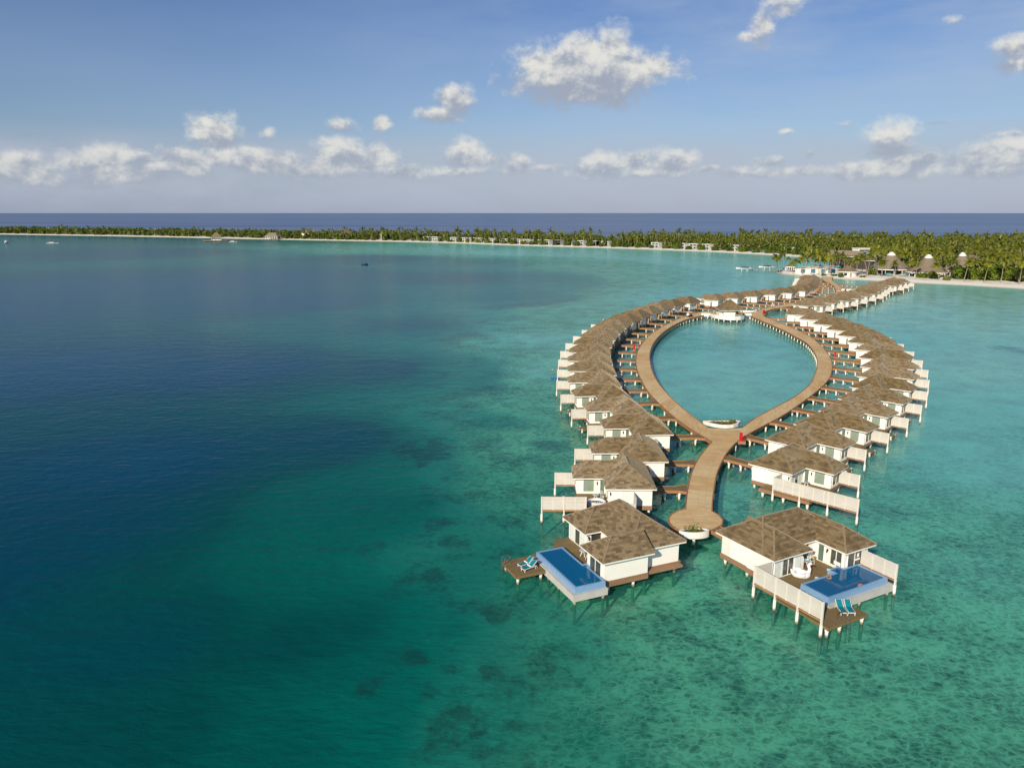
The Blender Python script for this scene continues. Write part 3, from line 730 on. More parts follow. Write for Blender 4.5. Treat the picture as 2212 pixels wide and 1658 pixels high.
for x, y, b, side, lab, grp, nm in rows:
    curved = 'curved' in grp
    E_ = {'villas along the left curved row': [outL, stemL], 'villas along the right curved row': [outR, stemR], 'villas of the far left row': [farA, outL[-25:] + [(88, 301.5), (94.2, 297.2)]], 'villas of the far right row': [farB, farA]}[grp]
    footbridge(x, y, b, side, 'footbridge leading to the ' + nm.split(',')[0] + (' ' if ',' not in nm else ' from the ' + ('pavilion' if 'left' in grp else 'loop')), grp.replace('villas', 'footbridges'), E_, flare=curved)
def plain_bridge(p0, p1, w, label):
    p0, p1 = Vector(p0), Vector(p1); d = (p1 - p0); L = d.length; an = math.atan2(d.y, d.x)
    o = thing('footbridge', label, 'footbridge', (p0.x, p0.y, 0), an, 'footbridges to the pool villas')
    mb = MB(); mb.box(0, L, -w / 2, w / 2, ZB - .11, ZB - .03); mb.build('deck', 'terrace_wood', o)
    for s in (-1, 1):
        mb = MB(); mb.bar((0, s * w / 2, ZB - .12), (L, s * w / 2, ZB - .12), .1, .5); mb.build('edge_beam', 'fascia_wood', o)
    piles(o, [(L * .45, -w / 2 + .2), (L * .45, w / 2 - .2), (L * .9, -w / 2 + .2), (L * .9, w / 2 - .2)], 1, 1.05, .16)
plain_bridge((25.3, 88.7), (28.4, 82.2), 1.9, 'timber footbridge from the round end of the boardwalk to the right pool villa')
plain_bridge((21.2, 88.4), (17.6, 83.4), 1.9, 'timber footbridge from the round end of the boardwalk to the left pool villa')

# ------------------------------------------------------------------ planters
def planter(name_label, loc, rz, poly, z0, z1, sprigs=14, tall=.9, post=None):
    t = thing('planter', name_label, 'planter', loc, rz, 'white planters on the boardwalk')
    n = len(poly); A = sum(poly[i][0] * poly[(i + 1) % n][1] - poly[(i + 1) % n][0] * poly[i][1] for i in range(n))
    if A < 0: poly = poly[::-1]
    cx, cy = sum(p[0] for p in poly) / n, sum(p[1] for p in poly) / n
    inn = [(cx + (x - cx) * .84, cy + (y - cy) * .84) for x, y in poly]
    mb = MB(); v = [(x, y, z0) for x, y in poly] + [(x, y, z1) for x, y in poly] + [(x, y, z1) for x, y in inn] + [(x, y, z1 - .25) for x, y in inn]
    mb.add(v, [(k * n + i, k * n + (i + 1) % n, (k + 1) * n + (i + 1) % n, (k + 1) * n + i) for k in range(3) for i in range(n)] + [tuple(range(n - 1, -1, -1))])
    mb.build('tub', 'white_plaster', t)
    mb = MB(); mb.add([(x, y, z1 - .14) for x, y in inn], [tuple(range(n))]); mb.build('soil', 'soil', t)
    mb = MB(); rr = random.Random(len(poly) + int(loc[0]))
    for k in range(sprigs):
        f = math.sqrt(rr.random()) * .8; i = rr.randrange(n); q = inn[i]; bx_, by_ = cx + (q[0] - cx) * f, cy + (q[1] - cy) * f
        h = tall * (.25 + .75 * rr.random() ** 2)
        mb.tube([(bx_, by_, z1 - .16), (bx_ + rr.uniform(-.08, .08), by_, z1 - .1 + h)], [.03, .012], 5)
        for m in range(7):
            a = rr.random() * 6.28; z = z1 - .1 + h * (.2 + .12 * m); l = .12 + .22 * rr.random()
            mb.add([(bx_, by_, z), (bx_ + l * cos(a) - .05, by_ + l * sin(a), z + .08), (bx_ + l * 1.3 * cos(a), by_ + l * 1.3 * sin(a), z + .02), (bx_ + l * cos(a) + .05, by_ + l * sin(a), z)], [(0, 1, 2, 3)])
    mb.build('plants', 'plant_green', t)
    if post: piles(t, [post], 1, z0 + .05, .2, name='post')
    return t
lens = [(1.9 * math.cos(a) * (1 if True else 0), .75 * math.sin(a) * abs(math.sin(a)) ** .3) for a in [2 * pi * k / 28 for k in range(28)]]
planter('pointed oval white planter on a post at the round end of the boardwalk', (22.35, 86.9, 0), R(4), lens, 1.25, 2.1, 16, 1.1, (0, 0))
half = [(-3.5, 2.6), (3.5, 2.6), (3.3, 1.9), (2.5, .6), (1.3, -.35), (0, -.65), (-1.3, -.35), (-2.5, .6), (-3.3, 1.9)]
planter('large half-moon white planter where the loop of the boardwalk forks', (39.3, 134.4, 0), R(2), half, 1.58, 2.2, 34, 1.1)
cres = [(4.6 * cos(a), 4.6 * sin(a)) for a in [R(-150 + 10 * k) for k in range(13)]] + [(3.5 * cos(a), 3.5 * sin(a)) for a in [R(-30 - 10 * k) for k in range(13)]]
planter('curved white planter behind the pavilion with the brown pyramid roof', (94.0, 304.6, 0), R(20), cres, 1.5, 2.3, 24, .8)
planter('low white planter beside the red box at the far end of the boardwalk', (172.5, 386, 0), R(-25), [(-5, -.7), (5, -.7), (5, .7), (-5, .7)], 1.5, 2.3, 20, .7)

# ------------------------------------------------------------------ red hose cabinets
def cabinet(p, rz, label):
    t = thing('hose_cabinet', label, 'fire cabinet', (p[0], p[1], 0), rz, 'red fire hose cabinets along the boardwalk')
    mb = MB(); mb.box(-.7, .7, -.45, .45, 1.2, ZB + .1); mb.build('plinth', 'fascia_wood', t)
    mb = MB(); mb.box(-.42, .12, -.25, .25, ZB + .1, ZB + 1.5); mb.build('cabinet', 'red_paint', t)
    mb = MB(); mb.tube([(.34, 0, ZB + .1), (.34, 0, ZB + 1.0)], .09, 8); mb.ball((.34, 0, ZB + 1.05), .13, 8, 6); mb.bar((.34, -.25, ZB + .75), (.34, .25, ZB + .75), .12, .12); mb.build('hydrant', 'red_paint', t)
    return t
for p, rz, l in [((39.6, 125.6), -.3, 'large bright red fire cabinet where the boardwalk forks'), ((30.2, 216.2) if False else (35.3, 215.8), 1.3, 'red fire cabinet on the left arm of the loop'), ((88.4, 204.3), 1.2, 'red fire cabinet on the right arm of the loop'), ((98.3, 294.9), .4, 'red fire cabinet at the bend beside the pavilion'), ((166.6, 380.3), .6, 'red fire cabinet on the far boardwalk near the low white planter')]:
    cabinet(p, rz, l)

# ------------------------------------------------------------------ pavilion
PV = (82.6, 287.0)
t = thing('pavilion', 'white pavilion with brown pyramid roof and curved white balustrade at the top of the loop', 'pavilion', (PV[0], PV[1], 0), R(2))
mb = MB(); base = [(-6.2, 4.4), (-6.2, 2.2), (-5.6, -.8), (-4.4, -3.4), (-2.4, -5.4), (0, -6.1), (2.4, -5.4), (4.4, -3.4), (5.6, -.8), (6.2, 2.2), (6.2, 4.4)]
base = resample(base, 41)
mb.prism(base, 1.15, 1.55); mb.build('floor', 'terrace_wood', t)
def rail(P, z0, z1, w=.18):
    mb = MB(); 
    for a, b in zip(P, P[1:]): mb.bar((*a, (z0 + z1) / 2), (*b, (z0 + z1) / 2), w, z1 - z0)
    return mb
rail(base, 1.05, 2.5).build('balustrade', 'white_plaster', t)
mb = rail([(-6.3, 4.3), (-9.3, 5.2)], 1.1, 2.4, .9); mb.build('side_planter', 'white_plaster', t)
mb = rail([(6.3, 3.4), (9.4, 3.0)], 1.1, 2.4, .9); mb.build('side_planter', 'white_plaster', t)
mb = MB(); mb.box(-3.1, 1.3, -2.6, 4.2, 1.55, 4.35); mb.box(-4.2, -3.0, -1, 3, 1.55, 3.1); mb.build('wall', 'white_paint', t)
mb = MB(); mb.box(1.29, 4.0, 2.5, 4.2, 1.55, 4.3); mb.build('bar_back', 'dark_interior', t)
mb = MB()
for x, y in ((3.95, -2.5), (3.95, 4.2), (1.5, -2.6)): mb.box(x - .12, x + .12, y - .12, y + .12, 1.55, 4.35)
mb.build('column', 'pale_timber', t)
mb = MB()
for k in range(13): mb.box(1.45 + k * .2, 1.52 + k * .2, -2.65, -2.58, 1.6, 2.75)
mb.box(1.4, 4.0, -2.68, -2.55, 2.75, 2.83)
mb.build('railing', 'screen_slats', t)
rf, cp = MB(), MB(); hip(rf, cp, -4.4, 4.6, -3.9, 5.1, 4.5, .82, 'x'); r = rf.build('roof', 'roof_shingle', t); cp.build('ridge_cap', 'ridge_board', r)
mb = MB(); mb.box(-4.37, 4.57, -3.87, 5.07, 4.28, 4.44); mb.build('eave_board', 'white_trim', t)
mb = MB(); rr = random.Random(3)
for k in range(60):
    q = base[rr.randrange(len(base))]; a = rr.random() * 6.28
    for m in range(4):
        l = .15 + .25 * rr.random(); a = rr.random() * 6.28; z = 2.3 + rr.random() * .45; x, y = q[0] * .95, q[1] * .95
        mb.add([(x, y, z), (x + l * cos(a), y + l * sin(a), z + .1), (x + l * cos(a + .8), y + l * sin(a + .8), z + .05)], [(0, 1, 2)])
mb.build('plants', 'bush_leaf', t)
piles(t, [(base[i][0] * .94, base[i][1] * .94) for i in range(2, 40, 4)] + [(-8.8, 5), (-7, 4.5), (7, 3.3), (8.9, 3.0)], 1, 1.15, .2)

# ------------------------------------------------------------------ furniture, floats and people
def in_frame(pos, ang, lx, ly, z): c, s = cos(R(ang)), sin(R(ang)); return (pos[0] + lx * c - ly * s, pos[1] + lx * s + ly * c, z)
def lounger(loc, rz, label, towel=False):
    t = thing('sun_lounger', label, 'sun lounger', loc, rz, 'teal sun loungers on the sun decks')
    mb = MB()
    for s in (-.31, .31):
        mb.bar((-.75, s, .34), (1.05, s, .34), .05, .06); mb.bar((-.05, s, .34), (-.72, s, .86), .05, .05)
        mb.bar((-.62, s, 0), (-.52, s, .34), .05, .05); mb.bar((.95, s, 0), (.9, s, .34), .05, .05); mb.bar((-.9, s, .05), (-.38, s, .55), .04, .04)
    mb.bar((1.05, -.31, .34), (1.05, .31, .34), .05, .06); mb.bar((-.72, -.31, .86), (-.72, .31, .86), .05, .05)
    mb.build('frame', 'white_wicker', t)
    mb = MB(); mb.box(-.02, 1.02, -.28, .28, .365, .385); mb.build('seat_sling', 'teal_fabric', t)
    mb = MB(); mb.bar((-.03, 0, .39), (-.70, 0, .88), .56, .02); mb.build('back_sling', 'teal_fabric', t)
    if towel:
        w = thing('towel', 'rolled white towel on the ' + label, 'towel', (loc[0], loc[1], loc[2]), rz, 'rolled towels on loungers')
        mb = MB(); mb.tube([(.08, -.3, .46), (.08, .3, .46)], .075, 8); o = mb.build('rolled_towel', 'towel_white', w)
def lplace(ang, pos, head, foot): 
    h, f = in_frame(pos, ang, *head, 0), in_frame(pos, ang, *foot, 0); an = math.atan2(f[1] - h[1], f[0] - h[0])
    return ((h[0] + f[0]) / 2 - cos(an) * .12, (h[1] + f[1]) / 2 - sin(an) * .12), an
for (hd, ft, lb, tw) in (((15.7, -7.15), (17.8, -6.75), 'teal lounger farther from the camera on the left sun deck', True), ((15.75, -6.2), (17.85, -5.7), 'teal lounger nearer the camera on the left sun deck', True)):
    p, an = lplace(LA, LP, hd, ft); lounger((p[0], p[1], 1.2), an, lb, tw)
for (hd, ft, lb) in (((15.1, 2.4), (16.75, 1.45), 'teal lounger on the right sun deck, nearer the cream screen'), ((15.5, 3.2), (17.1, 2.1), 'teal lounger on the right sun deck, farther from the cream screen')):
    p, an = lplace(RA, RP, hd, ft); lounger((p[0], p[1], 1.2), an, lb)
def round_table(loc, label, rz=0):
    t = thing('round_table', label, 'table', loc, rz, 'small round terrace tables')
    mb = MB(); mb.lathe([(0, .72), (.42, .72), (.44, .70), (.42, .68), (0, .68)], 20); mb.build('tabletop', 'white_wicker', t)
    mb = MB(); mb.lathe([(0, .728), (.36, .728)], 20); mb.build('glass_top', 'table_glass', t)
    for k in range(4):
        a = k * pi / 2 + .4; mb = MB(); mb.tube([(.1 * cos(a), .1 * sin(a), .68), (.4 * cos(a), .4 * sin(a), 0)], .035, 6); mb.build('leg', 'white_wicker', t)
def chair(loc, rz, label):
    t = thing('terrace_chair', label, 'chair', loc, rz, 'white terrace chairs')
    mb = MB(); mb.box(-.26, .26, -.25, .25, .42, .47); mb.build('seat', 'white_wicker', t)
    mb = MB(); mb.box(-.22, .22, -.2, .22, .475, .53); mb.build('cushion', 'teal_fabric', t)
    mb = MB(); mb.tube([(-.25, -.25, .45), (-.27, -.34, .86), (.27, -.34, .86), (.25, -.25, .45)], .03, 6)
    for k in range(5): mb.tube([(-.2 + .1 * k, -.26, .47), (-.2 + .1 * k, -.335, .85)], .012, 5)
    for s in (-1, 1): mb.tube([(s * .27, -.3, .66), (s * .3, .1, .66), (s * .27, .23, .44)], .025, 6)
    mb.build('backrest', 'white_wicker', t)
    for sx in (-1, 1):
        for sy in (-1, 1): mb = MB(); mb.tube([(sx * .24, sy * .23, .43), (sx * .27, sy * .27, 0)], .028, 6); mb.build('leg', 'white_wicker', t)
def vloc(i, rows_, mx, lx, ly, z):
    x, y, b = rows_[i]; th = R(b - 90); return (x + mx * lx * cos(th) - ly * sin(th), y + mx * lx * sin(th) + ly * cos(th), z)
round_table(in_frame(RP, RA, 7.7, 6.3, ZF), 'white round table with a pile of towels on the right pool deck'); chair(in_frame(RP, RA, 7.6, 7.3, ZF), R(-150), 'white chair with an orange towel on the right pool deck')
round_table(in_frame(LP, LA, 9.9, -6.0, ZF), 'white round table half under the low roof on the left pool deck'); chair(in_frame(LP, LA, 9.8, -4.9, ZF), R(60), 'white chair half under the low roof on the left pool deck')
round_table(vloc(0, LEFT, -1, 7.9, 2.6, ZF), 'white round table on the terrace behind the left pool villa'); chair(vloc(0, LEFT, -1, 7.2, 2.0, ZF), R(70), 'white chair beside the table and hot tub behind the left pool villa')
chair(vloc(0, LEFT, -1, 7.3, 3.3, ZF), R(140), 'white chair on the far side of the table behind the left pool villa')
round_table(vloc(0, RIGHT, 1, 7.5, 3.4, ZF), 'white round table on the terrace behind the long cream screen at right')
def cloth(name, label, loc, size, mat, seed, drape=.12):
    rr = random.Random(seed); mb = MB(); n = 9; vs = []
    for j in range(n):
        for i in range(n):
            x, y = (i / (n - 1) - .5) * size[0], (j / (n - 1) - .5) * size[1]
            r_ = 1 - .25 * rr.random(); vs.append((x * r_, y * r_, .02 + drape * abs(mnoise.noise(Vector((x * 3.1, y * 3.3, seed))))))
    mb.add(vs, [(j * n + i, j * n + i + 1, (j + 1) * n + i + 1, (j + 1) * n + i) for j in range(n - 1) for i in range(n - 1)])
    o = mb.build(name, mat, None, True); o.location = loc; o.rotation_euler = (0, 0, rr.random() * 3); tag(o, label, 'towel'); return o
cloth('towel', 'pale blue towel thrown on the deck beside the pool behind the swimmer', in_frame(RP, RA, 10.55, 5.2, ZF), (1.0, .6), 'towel_aqua', 5)
cloth('towel', 'aqua towel draped on the corner of the blue pool rim', in_frame(RP, RA, 10.25, 6.95, 2.0), (.6, .4), 'towel_aqua', 8)
cloth('towel', 'crumpled pale towels on the round table of the right pool villa', in_frame(RP, RA, 7.7, 6.3, ZF + .73), (.7, .6), 'towel_aqua', 11, .3)
o = cloth('towel', 'orange towel hanging over the chair on the right pool deck', in_frame(RP, RA, 7.75, 7.55, ZF + .84), (.6, .35), 'towel_orange', 14, .2)
# hot tub
t = thing('hot_tub', 'round white hot tub on the terrace behind the left pool villa', 'hot tub', vloc(0, LEFT, -1, 8.0, .2, ZF))
mb = MB(); mb.lathe([(0, 0), (1.05, 0), (1.15, .1), (1.15, .62), (1.22, .66), (1.22, .74), (1.0, .76), (.9, .7), (.75, .2), (0, .18)], 28); mb.build('tub', 'white_trim', t, True)
mb = MB(); mb.lathe([(0, .58), (.86, .58)], 28); mb.build('water', 'pool_water', t)
mb = MB(); mb.box(-.45, .45, -.28, .28, 0, .3, .5, (0, 0)); ob = mb.build('step', 'terrace_wood', t); ob.location = (1.35, -.9, 0)
# swan float
t = thing('swan_float', 'inflatable white swan float with orange beak on the right pool deck', 'pool float', in_frame(RP, RA, 9.15, 3.9, ZF), R(-5))
mb = MB(); N, K = 22, 12; vs = []
for i in range(N):
    a = 2 * pi * i / N
    for k in range(K):
        b = 2 * pi * k / K; rr_ = .27 + .04 * cos(a)
        vs.append(((.62 + rr_ * cos(b)) * cos(a) * 1.12, (.55 + rr_ * cos(b)) * sin(a), .28 + rr_ * sin(b)))
mb.add(vs, [(i * K + k, ((i + 1) % N) * K + k, ((i + 1) % N) * K + (k + 1) % K, i * K + (k + 1) % K) for i in range(N) for k in range(K)])
mb.ball((0, 0, .18), (.6, .5, .1))
mb.build('body', 'float_white', t, True)
for s in (-1, 1):
    mb = MB(); mb.ball((-.15, s * .72, .38), (.52, .2, .3), rot=Matrix.Rotation(s * -.35, 3, 'X')); mb.ball((-.5, s * .74, .46), (.3, .14, .22)); mb.build('wing', 'float_white', t, True)
mb = MB(); mb.tube([(-.75, 0, .35), (-.95, 0, .55), (-1.08, 0, .85)], [.24, .16, .05], 10); mb.build('tail', 'float_white', t, True)
mb = MB(); mb.tube([(.62, 0, .35), (.86, 0, .62), (.90, 0, .95), (.78, 0, 1.25), (.80, 0, 1.45), (.95, 0, 1.55), (1.08, 0, 1.5)], [.25, .2, .17, .15, .15, .17, .11], 12); mb.build('neck', 'float_white', t, True)
mb = MB(); mb.tube([(1.06, 0, 1.5), (1.2, 0, 1.45), (1.33, 0, 1.38)], [.09, .075, .02], 8); mb.build('beak', 'float_orange', t, True)

# ------------------------------------------------------------------ people
def skinned(name, J, E, mat, parent, root='pelvis', sub=2):
    names = list(J); me = bpy.data.meshes.new(name); me.from_pydata([J[n][:3] for n in names], [(names.index(a), names.index(b)) for a, b in E], [])
    o = bpy.data.objects.new(name, me); C.objects.link(o); o.parent = parent; me.materials.append(M[mat])
    md = o.modifiers.new('skin', 'SKIN'); md.use_smooth_shade = True
    for i, n in enumerate(names):
        r = J[n][3]; d = me.skin_vertices[0].data[i]; d.radius = (r, r); d.use_root = (n == root)
    s = o.modifiers.new('sub', 'SUBSURF'); s.levels = s.render_levels = sub
    return o
def limbs(J, side, hip, knee, foot, sh, el, ha):
    s = 'l' if side < 0 else 'r'
    J['hip' + s] = (*hip, .095); J['knee' + s] = (*knee, .06); J['ank' + s] = (*foot, .042); J['toe' + s] = (foot[0], foot[1] - .16, foot[2] - .04, .035)
    J['sh' + s] = (*sh, .065); J['el' + s] = (*el, .042); J['wr' + s] = (*ha, .03)
    a = Vector(ha) - Vector(el); a.normalize(); p = Vector(ha) + a * .07; J['palm' + s] = (*p, .032)
    for k, (dx, l) in enumerate(((-.03, .075), (-.01, .085), (.01, .08), (.03, .065))):
        f = p + a * l + Vector((dx, -.012, -.01)); J['f%d%s' % (k, s)] = (*f, .011)
    J['th' + s] = (*(p + a * .02 + Vector((-side * .045, -.02, 0))), .013)
    return [('pelvis', 'hip' + s), ('hip' + s, 'knee' + s), ('knee' + s, 'ank' + s), ('ank' + s, 'toe' + s), ('chest', 'sh' + s), ('sh' + s, 'el' + s), ('el' + s, 'wr' + s), ('wr' + s, 'palm' + s), ('palm' + s, 'th' + s)] + [('palm' + s, 'f%d%s' % (k, s)) for k in range(4)]
def head(parent, c, hair, face=(0, -1, 0), long=False):
    mb = MB(); c = Vector(c); f = Vector(face)
    mb.ball(tuple(c + Vector((0, 0, .03)) - f * .025), (.098, .105, .115), 12, 8)
    if long: mb.ball(tuple(c - f * .07 + Vector((0, 0, -.1))), (.09, .06, .15), 10, 6)
    mb.build('hair', hair, parent, True)
    mb = MB()
    for s in (-.035, .035):
        e = c + f * .088 + Vector((-f.y * s, f.x * s, .0)); mb.ball(tuple(e), .012, 6, 4)
    mb.build('eyes', 'hair_dark', parent, True)
def person(label, loc, rz, shirt, trousers, hair, stride=.18, group=None):
    t = thing('person', label, 'person', loc, rz, group)
    J = {'pelvis': (0, 0, .95, .12), 'chest': (0, 0, 1.32, .125), 'neck': (0, -.01, 1.49, .05), 'head': (0, -.03, 1.60, .085), 'crown': (0, -.02, 1.70, .075), 'nose': (0, -.125, 1.60, .018)}
    E = [('pelvis', 'chest'), ('chest', 'neck'), ('neck', 'head'), ('head', 'crown'), ('head', 'nose')]
    for s in (-1, 1):
        k = s * stride
        E += limbs(J, s, (s * .09, 0, .88), (s * .1, -.04 - k * .5, .48), (s * .1, -k * .8, .08), (s * .19, 0, 1.40), (s * .25, .03 + k * .3, 1.13), (s * .26, -.06 + k * .5, .90))
    skinned('body', J, E, 'skin', t)
    head(t, (0, -.03, 1.63), hair)
    K = {n: (J[n][0], J[n][1], J[n][2], J[n][3] * 1.18 + .012) for n in ('pelvis', 'chest', 'shl', 'shr')}
    for s in 'lr': K['e' + s] = tuple((J['sh' + s][i] + J['el' + s][i]) / 2 for i in range(3)) + (.06,)
    skinned('shirt', K, [('pelvis', 'chest'), ('chest', 'shl'), ('chest', 'shr'), ('shl', 'el'), ('shr', 'er')], shirt, t)
    K = {'pelvis': (0, 0, .93, .15)}
    for s in 'lr': K['h' + s] = J['hip' + s][:3] + (.115,); K['k' + s] = J['knee' + s][:3] + (.08,)
    skinned('shorts', K, [('pelvis', 'hl'), ('pelvis', 'hr'), ('hl', 'kl'), ('hr', 'kr')], trousers, t)
    return t
person('left person of the pair in white strolling on the boardwalk beyond the pavilion', (108.1, 315.2, ZB), R(150), 'cloth_white', 'cloth_white', 'hair_dark', .2)
person('right person of the pair in white strolling on the boardwalk beyond the pavilion', (109.0, 315.4, ZB), R(150), 'cloth_white', 'cloth_white', 'hair_fair', -.2)
person('person in a pink top, leftmost of three walking on the far boardwalk', (159.0, 372.4, ZB), R(150), 'cloth_pink', 'cloth_pink', 'hair_dark', .2)
person('person in a white shirt, middle of three walking on the far boardwalk', (159.9, 372.2, ZB), R(150), 'cloth_white', 'cloth_navy', 'hair_dark', -.2)
person('person in a white shirt, rightmost of three walking on the far boardwalk', (161.8, 373.6, ZB), R(150), 'cloth_white', 'cloth_navy', 'hair_dark', .15)
# two bathers in the right pool
t = thing('person', 'fair haired bather in the water with elbows on the deck edge of the right pool', 'person', in_frame(RP, RA, 11.65, 5.6, 1.0), R(RA - 90))
J = {'pelvis': (0, 0, .45, .13), 'chest': (0, -.05, .85, .13), 'neck': (0, -.07, 1.06, .05), 'head': (0, -.09, 1.18, .085), 'crown': (0, -.08, 1.28, .075), 'nose': (0, -.185, 1.18, .018)}
E = [('pelvis', 'chest'), ('chest', 'neck'), ('neck', 'head'), ('head', 'crown'), ('head', 'nose')]
for s in (-1, 1): E += limbs(J, s, (s * .09, 0, .38), (s * .1, .1, .05), (s * .1, .35, -.12), (s * .19, -.05, .97), (s * .34, -.28, 1.02), (s * .2, -.52, 1.06))
skinned('body', J, E, 'skin', t); head(t, (0, -.09, 1.21), 'hair_fair', (0, -1, 0), True)
t = thing('person', 'dark haired bather resting folded arms on the outer rim of the right pool', 'person', in_frame(RP, RA, 14.0, 7.0, 1.0), R(RA + 90))
J = {k: v for k, v in J.items() if k in ('pelvis', 'chest', 'neck', 'head', 'crown', 'nose')}; E = E[:5]
for s in (-1, 1): E += limbs(J, s, (s * .09, 0, .38), (s * .1, .1, .05), (s * .1, .4, -.05), (s * .19, -.05, .97), (s * .36, -.22, 1.0), (s * .1, -.34, 1.05))
skinned('body', J, E, 'skin', t); head(t, (0, -.09, 1.21), 'hair_dark', (0, -1, 0))
K = {'pelvis': (0, 0, .45, .15), 'chest': (0, -.05, .85, .15)}; skinned('swimsuit', K, [('pelvis', 'chest')], 'cloth_navy', t)
def snorkeller(label, loc, rz, top):
    t = thing('person', label, 'person', loc, rz)
    J = {'pelvis': (0, 0, 0, .13), 'chest': (0, -.42, .04, .13), 'neck': (0, -.6, .05, .05), 'head': (0, -.72, .04, .09), 'crown': (0, -.82, .06, .075), 'nose': (0, -.72, -.08, .018)}
    E = [('pelvis', 'chest'), ('chest', 'neck'), ('neck', 'head'), ('head', 'crown'), ('head', 'nose')]
    for s in (-1, 1): E += limbs(J, s, (s * .09, .08, 0), (s * .12, .5, -.06), (s * .14, .95, 0), (s * .19, -.5, .03), (s * .3, -.75, -.04), (s * .3, -1.0, 0))
    skinned('body', J, E, 'skin', t)
    skinned('rash_top', {'pelvis': (0, 0, 0, .15), 'chest': (0, -.42, .04, .155)}, [('pelvis', 'chest')], top, t)
    head(t, (0, -.75, .06), 'hair_dark', (0, -.2, -.98))
snorkeller('snorkeller in a bright yellow top floating left of the left curved row', (10.4, 194.6, .02), R(100), 'cloth_yellow')
snorkeller('snorkeller in a dark top floating left of the left curved row', (12.3, 195.0, .02), R(80), 'cloth_navy')
snorkeller('snorkeller in a dark top resting against the bright blue pool float', (11.9, 184.0, .05), R(95), 'cloth_navy')
t = thing('pool_float', 'bright blue inflatable mattress floating left of the left curved row', 'pool float', (10.8, 183.6, 0), .2)
mb = MB()
for k in range(5): mb.tube([(-.95, -.4 + .2 * k, .08), (.95, -.4 + .2 * k, .08)], .11, 8)
mb.build('mattress', 'blue_plastic', t, True); mb = MB(); mb.tube([(-.95, -.5, .16), (-.95, .5, .16)], .16, 8); mb.build('pillow', 'blue_plastic', t, True)

# ------------------------------------------------------------------ golf cart
t = thing('golf_cart', 'small white and navy golf cart parked on the left arm of the loop', 'golf cart', (67.2, 286.3, ZB), R(40))
mb = MB(); mb.box(-1.2, 1.2, -.55, .55, .3, .5); mb.box(-1.2, -.35, -.58, .58, .5, .85); mb.prism([(.55, -.55), (1.25, -.45), (1.3, 0), (1.25, .45), (.55, .55)], .5, .85); mb.build('body', 'boat_navy', t)
mb = MB(); mb.box(-.75, -.2, -.52, .52, .85, .98); mb.bar((-.75, 0, .95), (-.85, 0, 1.35), 1.0, .1); mb.box(-1.25, -.8, -.5, .5, .6, .95); mb.build('seat', 'boat_white', t)
mb = MB(); mb.box(-1.25, .95, -.62, .62, 1.83, 1.9); mb.build('canopy', 'boat_white', t)
mb = MB()
for x, y, dx in ((-1.15, -.55, 0), (-1.15, .55, 0), (.7, -.5, .15), (.7, .5, .15)): mb.tube([(x + dx, y, .6), (x, y, 1.85)], .025, 6)
mb.build('canopy_post', 'steel', t)
mb = MB(); mb.tube([(.5, -.2, .8), (.25, -.2, 1.1)], .02, 6); mb.lathe([(.16, 1.1), (.19, 1.1), (.19, 1.13), (.16, 1.13)], 12, .25, -.2); mb.build('steering_wheel', 'black_rubber', t)
for x in (-.8, .85):
    for y in (-.5, .5): mb = MB(); mb.tube([(x, y - .09, .23), (x, y + .09, .23)], .23, 12); mb.build('wheel', 'black_rubber', t)

